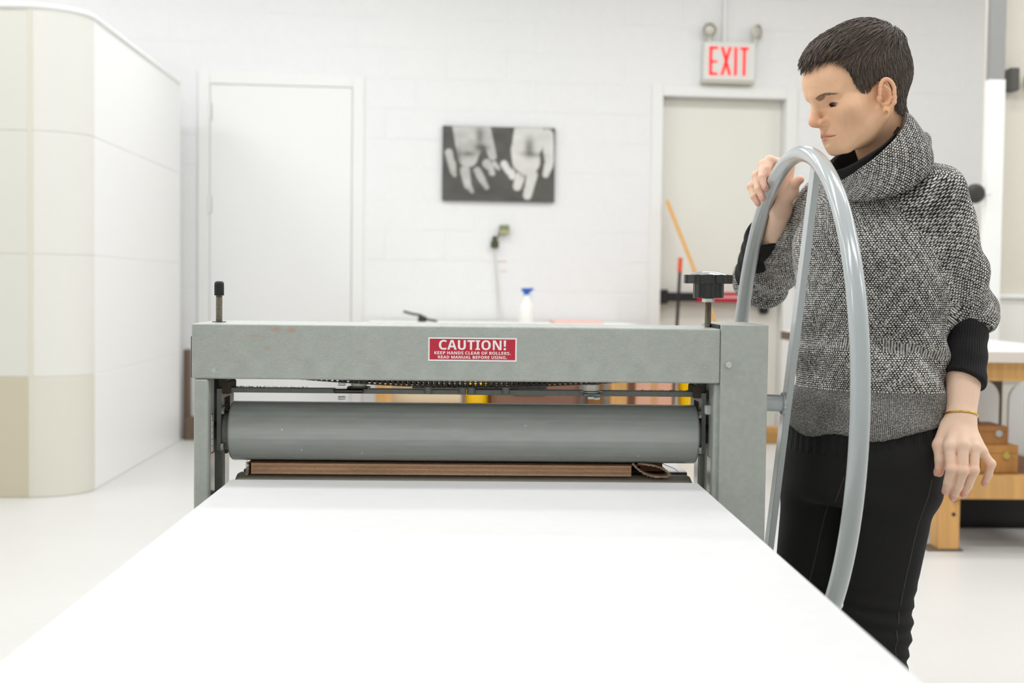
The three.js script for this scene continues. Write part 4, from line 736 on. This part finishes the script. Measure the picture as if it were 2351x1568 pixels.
// one knitted cloth, 0.892 m round by 0.64 m high: fine weave at the hem, dots with diamonds, a ribbed waist, then slanted dots
const KW = 2048, KH = 1472, KU = .892, KV = .64, KY0 = .78;
const knitCell = (x, y) => {
  const mx = x / KW * KU * 1000, my = y / KH * KV * 1000 + KY0 * 1000;                      // millimetres
  const fine = my < 893 ? 1 : 0, waist = !fine && my > 962 + 10 * Math.sin(mx * .013 + 1) && my < 986 + 9 * Math.sin(mx * .021) && vnoise(mx * .03, my * .05, 4096, 77) > .42, pw = fine ? KU * 1000 / 276 : KU * 1000 / 168, ph = fine ? 2.7 : waist ? 6 : 3.9;
  const row = Math.floor(my / ph), sh = waist || fine ? 0 : (row % 2) * .5, cx = mx / pw + sh, col = Math.floor(cx), jx = (hash2(col, row, 91) - .5) * .22, jy = (hash2(col, row, 92) - .5) * .22;
  return { mx, my, fine, waist, row, col, fx: cx - col - .5 + jx, fy: my / ph - row - .5 + jy };
};
const knitMap = dataTex(KW, KH, (u, v, x, y) => {
  const c = knitCell(x, y), fuzz = hash2(x, y, 8), f2 = hash2(x >> 1, y >> 1, 9), mott = fbm(u, v, 10, 3, 14), k = hash2(c.col, c.row, 5);
  let on, L, D = 20 + fuzz * 22;
  if (c.fine) { const w = (c.row + c.col) % 2 ? Math.hypot(c.fx / .44, c.fy / .5) : Math.hypot(c.fx / .52, c.fy / .36); on = 1 - sstep(.55, 1.1, w + (fuzz - .5) * .5); L = 150 + 70 * k + 40 * (mott - .5); D = 52 + fuzz * 34; }
  else if (c.waist) { on = 1 - sstep(.25, .48, Math.abs(c.fx) + (f2 - .5) * .2); L = 160 + 50 * k; }
  else {
    const d = c.my < 962 ? Math.abs(((c.col + (c.row >> 1)) % 14) - 7) + Math.abs(((c.col - (c.row >> 1) + 1400) % 14) - 7) : 9, diag = c.my > 1130 ? ((c.col * 2 + c.row) % 9 < 3 ? 1 : 0) : (Math.abs(((c.col + 700) % 20) - 10) + (c.row >> 1)) % 6 < 2 ? 1 : 0;
    const g = 1 + .25 * (mott - .5) + (d === 3 || d === 10 ? .14 : 0) + diag * .12; on = 1 - sstep(.62, 1.05, Math.hypot((c.fx + c.fy * .18 * (c.row % 2 ? 1 : -1)) / (.44 * g), c.fy / (.48 * g)) + (f2 - .5) * .34); L = 182 + 60 * k + diag * 12 + 40 * (mott - .5);
  }
  const q = lerp(D, L + (fuzz - .5) * 36, on); return [q, q * .985, q * .955];
}, true, [1 / KU, 1 / KV]);
const knitBump = dataTex(1024, 736, (u, v) => { const c = knitCell(u * KW, v * KH), h = 255 * Math.max(0, 1 - (c.fx * c.fx + c.fy * c.fy) * 3.2); return [h, h, h]; }, false, [1 / KU, 1 / KV]);
knitMap.offset.set(0, -KY0 / KV); knitBump.offset.set(0, -KY0 / KV);
const ribBump = dataTex(256, 8, (u) => { const k = 127 + 127 * Math.sin(u * 6.2832 * 8); return [k, k, k]; }, false, [1 / .044, 1]);
const knitMat = new THREE.MeshPhysicalMaterial({ color: 0xffffff, map: knitMap, bumpMap: knitBump, bumpScale: .0016, roughness: .95, sheen: .3, sheenRoughness: .8 });
const blackKnit = std(0x141313, .92, { bumpMap: ribBump, bumpScale: .0014, sheen: .25, sheenRoughness: .7 });
const denim = std(0x161514, .95, { bumpMap: grainBump, bumpScale: .0005, sheen: .3, sheenRoughness: .6 });
// cylindrical unwrap around the nearest of several axes, seam by seam
function unwrap(g, axes, vScale) {
  const n = g.toNonIndexed(), p = n.attributes.position, uv = new Float32Array(p.count * 2);
  for (let i = 0; i < p.count; i += 3) {
    const cx = (p.getX(i) + p.getX(i + 1) + p.getX(i + 2)) / 3, cy = (p.getY(i) + p.getY(i + 1) + p.getY(i + 2)) / 3, cz = (p.getZ(i) + p.getZ(i + 1) + p.getZ(i + 2)) / 3;
    const nm = n.attributes.normal, ny = (nm.getY(i) + nm.getY(i + 1) + nm.getY(i + 2)) / 3; let best = null, bd = 1e9; for (const a of axes) { const d = a.d(cx, cy, cz, ny); if (d < bd) { bd = d; best = a; } }
    const an = []; for (let k = 0; k < 3; k++) { const [t, v] = best.uv(p.getX(i + k), p.getY(i + k), p.getZ(i + k)); an.push(t); uv[(i + k) * 2 + 1] = v; }
    const s = 1, o = best.off ?? 0;
    for (let k = 0; k < 3; k++) { let t = an[k]; if (t - an[0] > Math.PI) t -= 2 * Math.PI; if (t - an[0] < -Math.PI) t += 2 * Math.PI; uv[(i + k) * 2] = t * best.r * s; uv[(i + k) * 2 + 1] += o; }
  }
  n.setAttribute('uv', new THREE.BufferAttribute(uv, 2)); return n;
}
function axisOf(a, b, r) {
  const A = V(...a), D = V(...b).sub(A), L = D.length(); D.normalize(); const s = V(TF[0], 0, TF[1]).cross(D).normalize(), t = D.clone().cross(s);
  return { r, off: 1.03, d: (x, y, z) => capD(x, y, z, a, b, r, r), uv: (x, y, z) => { const q = V(x, y, z).sub(A), v = q.dot(D); q.addScaledVector(D, -v); return [Math.atan2(q.dot(s), q.dot(t)), v]; } };
}
const plane = (x, y, z, c, n) => (x - c[0]) * n[0] + (y - c[1]) * n[1] + (z - c[2]) * n[2];
const dirOf = (a, b) => { const v = b.map((q, i) => q - a[i]), l = Math.hypot(...v); return v.map((q) => q / l); };
// sweater
const swL = loft([[.76, .764, -.1, .168, .132, 0], [.82, .767, -.1, .168, .132, 0], [.90, .772, -.1, .158, .126, 0], [.98, .777, -.1, .153, .122, .004], [1.08, .776, -.1, .155, .124, .012], [1.17, .773, -.1, .16, .122, .02], [1.235, .778, -.1, .15, .112, .008], [1.285, .787, -.095, .118, .092, 0], [1.34, .798, -.088, .08, .074, 0], [1.38, .805, -.085, .07, .066, 0]]);
const Lend = mid(J.Le, J.Lw, .15), Ldir = dirOf(J.Le, J.Lw), Rend = mid(J.Re, J.Rw, -.06), Rdir = dirOf(J.Re, J.Rw);
function sleeve(x, y, z, s, e, end, dir, r0, r1, r2, sd) {
  const t = plane(x, y, z, s, dirOf(s, e)); const w = (.006 * Math.sin(t * 80 + n3(x * 14, y * 14, z * 14, sd) * 7)) * sstep(.1, .2, t) + .0018 * Math.sin(t * 48 + x * 30 + sd);
  const fore = smax(capD(x, y, z, e, [end[0] + dir[0] * .05, end[1] + dir[1] * .05, end[2] + dir[2] * .05], r1, r2), plane(x, y, z, end, dir) - .012 - .006 * n3(x * 30, y * 30, z * 30, 4), .012);
  return smin(capD(x, y, z, s, e, r0, r1), fore, .02) - w;
}
const slL = (x, y, z) => sleeve(x, y, z, J.Ls, J.Le, Lend, Ldir, .061, .047, .0475, 2);
const slR = (x, y, z) => sleeve(x, y, z, J.Rs, J.Re, Rend, Rdir, .066, .057, .057, 9);
const hemY = (x, z) => .820 + .016 * ((x - .767) * TF[0] + (z + .1) * TF[1]) / .13 * -1 + .006 * Math.sin((x + z) * 30);
function sweaterD(x, y, z) {
  let d = loftD(x, y, z, swL, .70, 1.385);
  const fold = .0052 * Math.sin(y * 62 + (x * 26 - z * 18) + n3(x * 9, y * 9, z * 9, 21) * 6) * sstep(1.12, .98, y) * sstep(.80, .9, y) + .006 * n3(x * 12, y * 7, z * 12, 33);
  d -= fold;
  d = smin(d, slL(x, y, z), .035); d = smin(d, slR(x, y, z), .035);
  d = smax(d, hemY(x, z) - y, .012);
  return smax(d, -(wheelD(x, y, z) - .002), .006);
}
const torsoAxis = (r, pad) => ({ r, d: (x, y, z) => loftD(x, y, z, swL, .7, 1.4) + pad, uv: (x, y, z) => { const [, cx, cz] = swL(y), dx = x - cx, dz = z - cz; return [Math.atan2(dx * TL[0] + dz * TL[1], dx * TF[0] + dz * TF[1]), y]; } });
{
  const g = unwrap(meshSDF(sweaterD, [.52, .76, -.58], [1.06, 1.42, .14], .0075), [torsoAxis(.142, .02), { r: 1, d: (x, y, z, ny) => (ny > .58 && y > 1.2 ? -9 : 9), uv: (x, y, z) => [(x - .78) * TF[0] + (z + .1) * TF[1], 1.2 + (x - .78) * TL[0] + (z + .1) * TL[1]] }, Object.assign(axisOf([.79, 1.275, -.08], J.Le, .062), { d: (x, y, z) => capD(x, y, z, J.Ls, J.Le, .06, .05) }), axisOf(J.Rs, J.Re, .06), Object.assign(axisOf(J.Le, J.Lw, .05), { d: (x, y, z) => (y < .99 || x < .88 ? 9 : capD(x, y, z, J.Le, J.Lw, .05, .05)) })], null);
  const sw = part('sweater', local(g), knitMat, person, 'black and white speckled knit sweater');
  // cowl collar: rolled band, high at the nape and low at the throat
  const rings = [
    { c: [.738, 1.318, -.02], e1: [-.66, -.75, .05], r1: .060, e2: [.45, .0, .89], r2: .058 },
    { c: [.732, 1.345, -.012], e1: [-.66, -.75, .05], r1: .074, e2: [.42, .04, .90], r2: .063 },
    { c: [.731, 1.352, -.01], e1: [-.66, -.75, .05], r1: .081, e2: [.42, .04, .90], r2: .070 },
    { c: [.735, 1.346, -.01], e1: [-.67, -.74, .05], r1: .088, e2: [.44, -.02, .89], r2: .077 },
    { c: [.741, 1.332, -.012], e1: [-.72, -.69, .08], r1: .089, e2: [.5, -.1, .86], r2: .089 },
    { c: [.747, 1.319, -.014], e1: [-.77, -.63, .1], r1: .092, e2: [.52, -.2, .83], r2: .098 },
    { c: [.751, 1.308, -.016], e1: [-.8, -.59, .12], r1: .091, e2: [.52, -.28, .81], r2: .101 },
    { c: [.753, 1.303, -.018], e1: [-.8, -.58, .12], r1: .086, e2: [.52, -.3, .8], r2: .096 },
    { c: [.757, 1.307, -.02], e1: [-.8, -.58, .12], r1: .082, e2: [.52, -.3, .8], r2: .084 },
  ];
  function band(R, NU, wob, uvs) {
    const cr = (k) => new THREE.CatmullRomCurve3(R.map((q) => V(...(k === 'c' ? q.c : q[k].map((v) => v * q[k === 'e1' ? 'r1' : 'r2']))))), C = cr('c'), A = cr('e1'), B = cr('e2'), NV = 48, pos = [], uv = [], idx = [];
    let len = 0, prev = null;
    for (let j = 0; j <= NV; j++) { const t = j / NV, c = C.getPoint(t), a = A.getPoint(t), b = B.getPoint(t); const q0 = c.clone().add(b); if (prev) len += q0.distanceTo(prev); prev = q0;
      for (let i = 0; i <= NU; i++) { const th = i / NU * 6.28319, w = 1 + wob * (Math.sin(th * 3 + t * 2) * .6 + Math.sin(th * 7 + t * 5 + 1) * .4) * Math.sin(t * 3.14); pos.push(c.x + (a.x * Math.cos(th) + b.x * Math.sin(th)) * w, c.y + (a.y * Math.cos(th) + b.y * Math.sin(th)) * w, c.z + (a.z * Math.cos(th) + b.z * Math.sin(th)) * w); uv.push(i / NU * .56 * uvs, 1.2 + len * uvs); } }
    for (let j = 0; j < NV; j++) for (let i = 0; i < NU; i++) { const p = j * (NU + 1) + i, q = p + NU + 1; idx.push(p, p + 1, q, p + 1, q + 1, q); }
    const g = new THREE.BufferGeometry(); g.setAttribute('position', new THREE.Float32BufferAttribute(pos, 3)); g.setAttribute('uv', new THREE.Float32BufferAttribute(uv, 2)); g.setIndex(idx); g.computeVertexNormals(); return g;
  }
  const km = knitMat.clone(); km.side = THREE.DoubleSide; part('cowl_collar', local(band(rings, 160, .018, 1)), km, sw, 'wide folded knit cowl');
  const inner = [{ c: [.735, 1.30, -.02], e1: [-.6, -.8, .05], r1: .062, e2: [.45, 0, .89], r2: .056 }, { c: [.722, 1.33, -.014], e1: [-.72, -.69, .05], r1: .068, e2: [.42, .04, .9], r2: .058 }, { c: [.718, 1.343, -.012], e1: [-.78, -.62, .05], r1: .068, e2: [.42, .04, .9], r2: .058 }, { c: [.72, 1.341, -.012], e1: [-.78, -.62, .05], r1: .062, e2: [.42, .04, .9], r2: .053 }, { c: [.73, 1.31, -.016], e1: [-.7, -.7, .05], r1: .056, e2: [.42, .04, .9], r2: .05 }];
  const bm = blackKnit.clone(); bm.side = THREE.DoubleSide; bm.bumpMap = null; part('inner_collar', local(band(inner, 80, .05, 1)), bm, sw, 'black inner collar');
}
// black layer beneath: rib hem and both pushed-up sleeves
{
  const hem = (x, y, z) => { let d = loftD(x, y, z, swL, .6, 1.2) + .006; d = smax(d, Math.max(.769 + .01 * Math.sin((x - z) * 14) * .4 - y, y - .83), .006); return d - .0012 * Math.sin(Math.atan2((x - .767) * TL[0] + (z + .1) * TL[1], (x - .767) * TF[0] + (z + .1) * TF[1]) * 40); };
  part('undershirt_hem', local(unwrap(meshSDF(hem, [.56, .74, -.3], [.97, .86, .1], .006), [torsoAxis(.14, 0)])), blackKnit, person, 'black ribbed hem');
  const sl = (c0, c1, r0, r1, inner, cut) => (x, y, z) => { const n = dirOf(c0, c1), t = plane(x, y, z, c0, n); let d = capD(x, y, z, c0, c1, r0, r1) - .0012 * Math.sin(t * 130 + n3(x * 20, y * 20, z * 20, 6) * 5); d = smax(d, plane(x, y, z, c1, cut ?? n), .003); d = smax(d, -Math.max(capD(x, y, z, c0, [c1[0] + n[0] * .1, c1[1] + n[1] * .1, c1[2] + n[2] * .1], r0 - .009, r1 - .009), -(t - inner)), .002); return smax(d, -(wheelD(x, y, z) - .0015), .004); };
  const l0 = mid(J.Le, J.Lw, .02), l1 = [.9165, .9155, .006], lc = (() => { const n = dirOf(l0, l1); return [n[0] * .9 - .28, n[1], n[2]]; })();
  part('undershirt_sleeve', local(unwrap(meshSDF(sl(l0, l1, .036, .0415, .105, [lc[0] + .0, lc[1], lc[2]].map((v) => v / Math.hypot(...lc))), [.84, .86, -.14], [1.01, 1.12, .08], .0034), [axisOf(l0, l1, .042)])), blackKnit, person, 'black ribbed sleeve');
  const r0 = [.638, 1.108, -.505], r1 = [.622, 1.207, -.345];
  part('undershirt_sleeve', local(unwrap(meshSDF(sl(r0, r1, .052, .043, .155, [-.45, .55, .7]), [.54, 1.03, -.58], [.74, 1.28, -.26], .0034), [axisOf(r0, r1, .042)])), blackKnit, person, 'black ribbed sleeve');
}
// jeans and shoes
{
  const jl = loft([[.60, .76, -.1, .135, .11, 0], [.70, .762, -.1, .158, .122, 0], [.76, .764, -.1, .16, .124, 0], [.82, .767, -.1, .152, .118, 0], [.88, .77, -.1, .142, .112, 0]]);
  const legD = (x, y, z, s) => { const h = J[s + 'h'], k = J[s + 'k'], a = J[s + 'a']; let d = smin(capD(x, y, z, h, k, .087, .059), capD(x, y, z, k, [a[0], .1, a[2]], .059, .042), .03); const w = sstep(.56, .46, y) * sstep(.25, .36, y) + sstep(.2, .12, y); d -= .0026 * w * Math.sin(y * 210 + (x - z) * 22 + n3(x * 12, y * 12, z * 12, 8) * 5) + .003 * n3(x * 14, y * 6, z * 14, 28) + .0025 * Math.sin(y * 60 + x * 40) * sstep(.62, .7, y) * sstep(.78, .72, y); return d; };
  const jd = (x, y, z) => { const p = smax(loftD(x, y, z, jl, .66, .86), .66 - y, .05), l = legD(x, y, z, 'L'), r = legD(x, y, z, 'R'); let d = smin(smin(p, l, .03), smin(p, r, .03), .006); return smax(d, .075 - y, .01); };
  const jeans = part('jeans', local(boxUV(meshSDF(jd, [.52, .05, -.34], [.98, .9, .12], .008))), denim, person, 'black slim jeans');
  const onLeg = (s, y, ang) => { const h = J[s + 'h'], k = J[s + 'k'], a = J[s + 'a'], t = y > k[1] ? (h[1] - y) / (h[1] - k[1]) : (k[1] - y) / (k[1] - a[1]), c = y > k[1] ? mid(h, k, clamp(t)) : mid(k, a, clamp(t)); let r = .02; const dx = Math.sin(ang), dz = Math.cos(ang); for (let i = 0; i < 40; i++) { const d = jd(c[0] + dx * r, y, c[2] + dz * r); r -= d * .8; } return V(c[0] + dx * r - BASE.x, y, c[2] + dz * r - BASE.z); };
  const seamMat = std(0x45413d, .8);
  for (const [s, a0, a1] of [['L', .5, .2], ['R', -.1, -.35]]) { const pts = []; for (let i = 0; i <= 26; i++) { const y = lerp(.735, .3, i / 26); pts.push(onLeg(s, y, lerp(a0, a1, i / 26))); } part('side_seam', tube(pts, .0009, 80, 5), seamMat, jeans); }
  for (const s of ['L', 'R']) {
    const a = J[s + 'a'], shoe = (x, y, z) => { let d = smin(capD(x, y, z, [a[0] + .025, .05, a[2] - .02], [a[0] - .15, .035, a[2] + .08], .042, .036), capD(x, y, z, [a[0], .05, a[2]], [a[0], .1, a[2]], .045, .043), .03); return smax(d, .0 - y, .004); };
    const sh = part('shoe', local(boxUV(meshSDF(shoe, [a[0] - .22, -.01, a[2] - .1], [a[0] + .1, .16, a[2] + .15], .006))), std(0x1b1a19, .6), person, 'black shoe');
    part('sole', local(boxUV(meshSDF((x, y, z) => smax(capD(x, .03, z, [a[0] + .025, .03, a[2] - .02], [a[0] - .15, .03, a[2] + .08], .046, .04), Math.abs(y - .01) - .01, .003), [a[0] - .22, -.005, a[2] - .1], [a[0] + .1, .03, a[2] + .15], .005))), std(0xd8d5cf, .7), sh, 'white sole');
  }
}
// bracelet, earring, fingernails
{
  const n = dirOf(J.Le, J.Lw), c = mid(J.Le, J.Lw, .985), pts = []; const s = V(...n).cross(V(0, 0, 1)).normalize(), t = V(...n).cross(s);
  for (let i = 0; i < 40; i++) { const a = i / 40 * 6.2832; let r = .05; const d = s.clone().multiplyScalar(Math.cos(a)).addScaledVector(t, Math.sin(a)); const cc = V(...c).addScaledVector(V(...n), .0 + .004 * Math.cos(a + .6)); for (let k = 0; k < 24; k++) r -= armL(cc.x + d.x * r, cc.y + d.y * r, cc.z + d.z * r) * .8; pts.push(cc.clone().addScaledVector(d, r + .0012).sub(V(BASE.x, 0, BASE.z))); }
  const cv = new THREE.CatmullRomCurve3(pts, true), g = new THREE.TubeGeometry(cv, 120, .0017, 8, true); part('bracelet', g, std(0xd9b24a, .22, { metalness: 1 }), person, 'thin gold bracelet');
  const e = V(...fromHead(7.9, -4.3, .3)); part('earring', new THREE.TorusGeometry(.0028, .0008, 10, 24).translate(e.x - BASE.x, e.y, e.z - BASE.z), std(0xd9b24a, .2, { metalness: 1 }), person, 'small gold earring');
  const nailMat = std(0xe3b1a3, .3, { clearcoat: .4 });
  const nail = (c, D, face, r) => { const tip = V(...c[3]), dip = V(...c[2]), ax = tip.clone().sub(dip).normalize(), fc = face.clone().addScaledVector(ax, -face.dot(ax)).normalize(), sd = ax.clone().cross(fc), o = tip.clone().addScaledVector(ax, -.0015); let q = .03; for (let k = 0; k < 20; k++) { const p = o.clone().addScaledVector(fc, q); q -= D(p.x, p.y, p.z) * .8; } o.addScaledVector(fc, q - .0006); const g = new THREE.SphereGeometry(1, 18, 12); const m = new THREE.Matrix4().makeBasis(sd.multiplyScalar(r * .72), ax.multiplyScalar(r * 1.0), fc.multiplyScalar(.0013)).setPosition(o.x - BASE.x, o.y, o.z - BASE.z); g.applyMatrix4(m); part('fingernail', g, nailMat, person); };
  const toCam = V(-.25, .1, 1).normalize();
  for (let i = 0; i < 4; i++) nail(hands.R.f[i], armRw, toCam.clone().add(V(-.55, 0, 0)), [.0078, .0082, .0078, .0066][i]);
  for (let i = 0; i < 4; i++) nail(hands.L.f[i], armL, V(0, -.2, 1), [.0072, .0074, .007, .006][i]);
  nail(hands.L.t, armL, V(-.9, 0, .35), .0085);
}
shade(scene);
renderer.render(scene, camera);
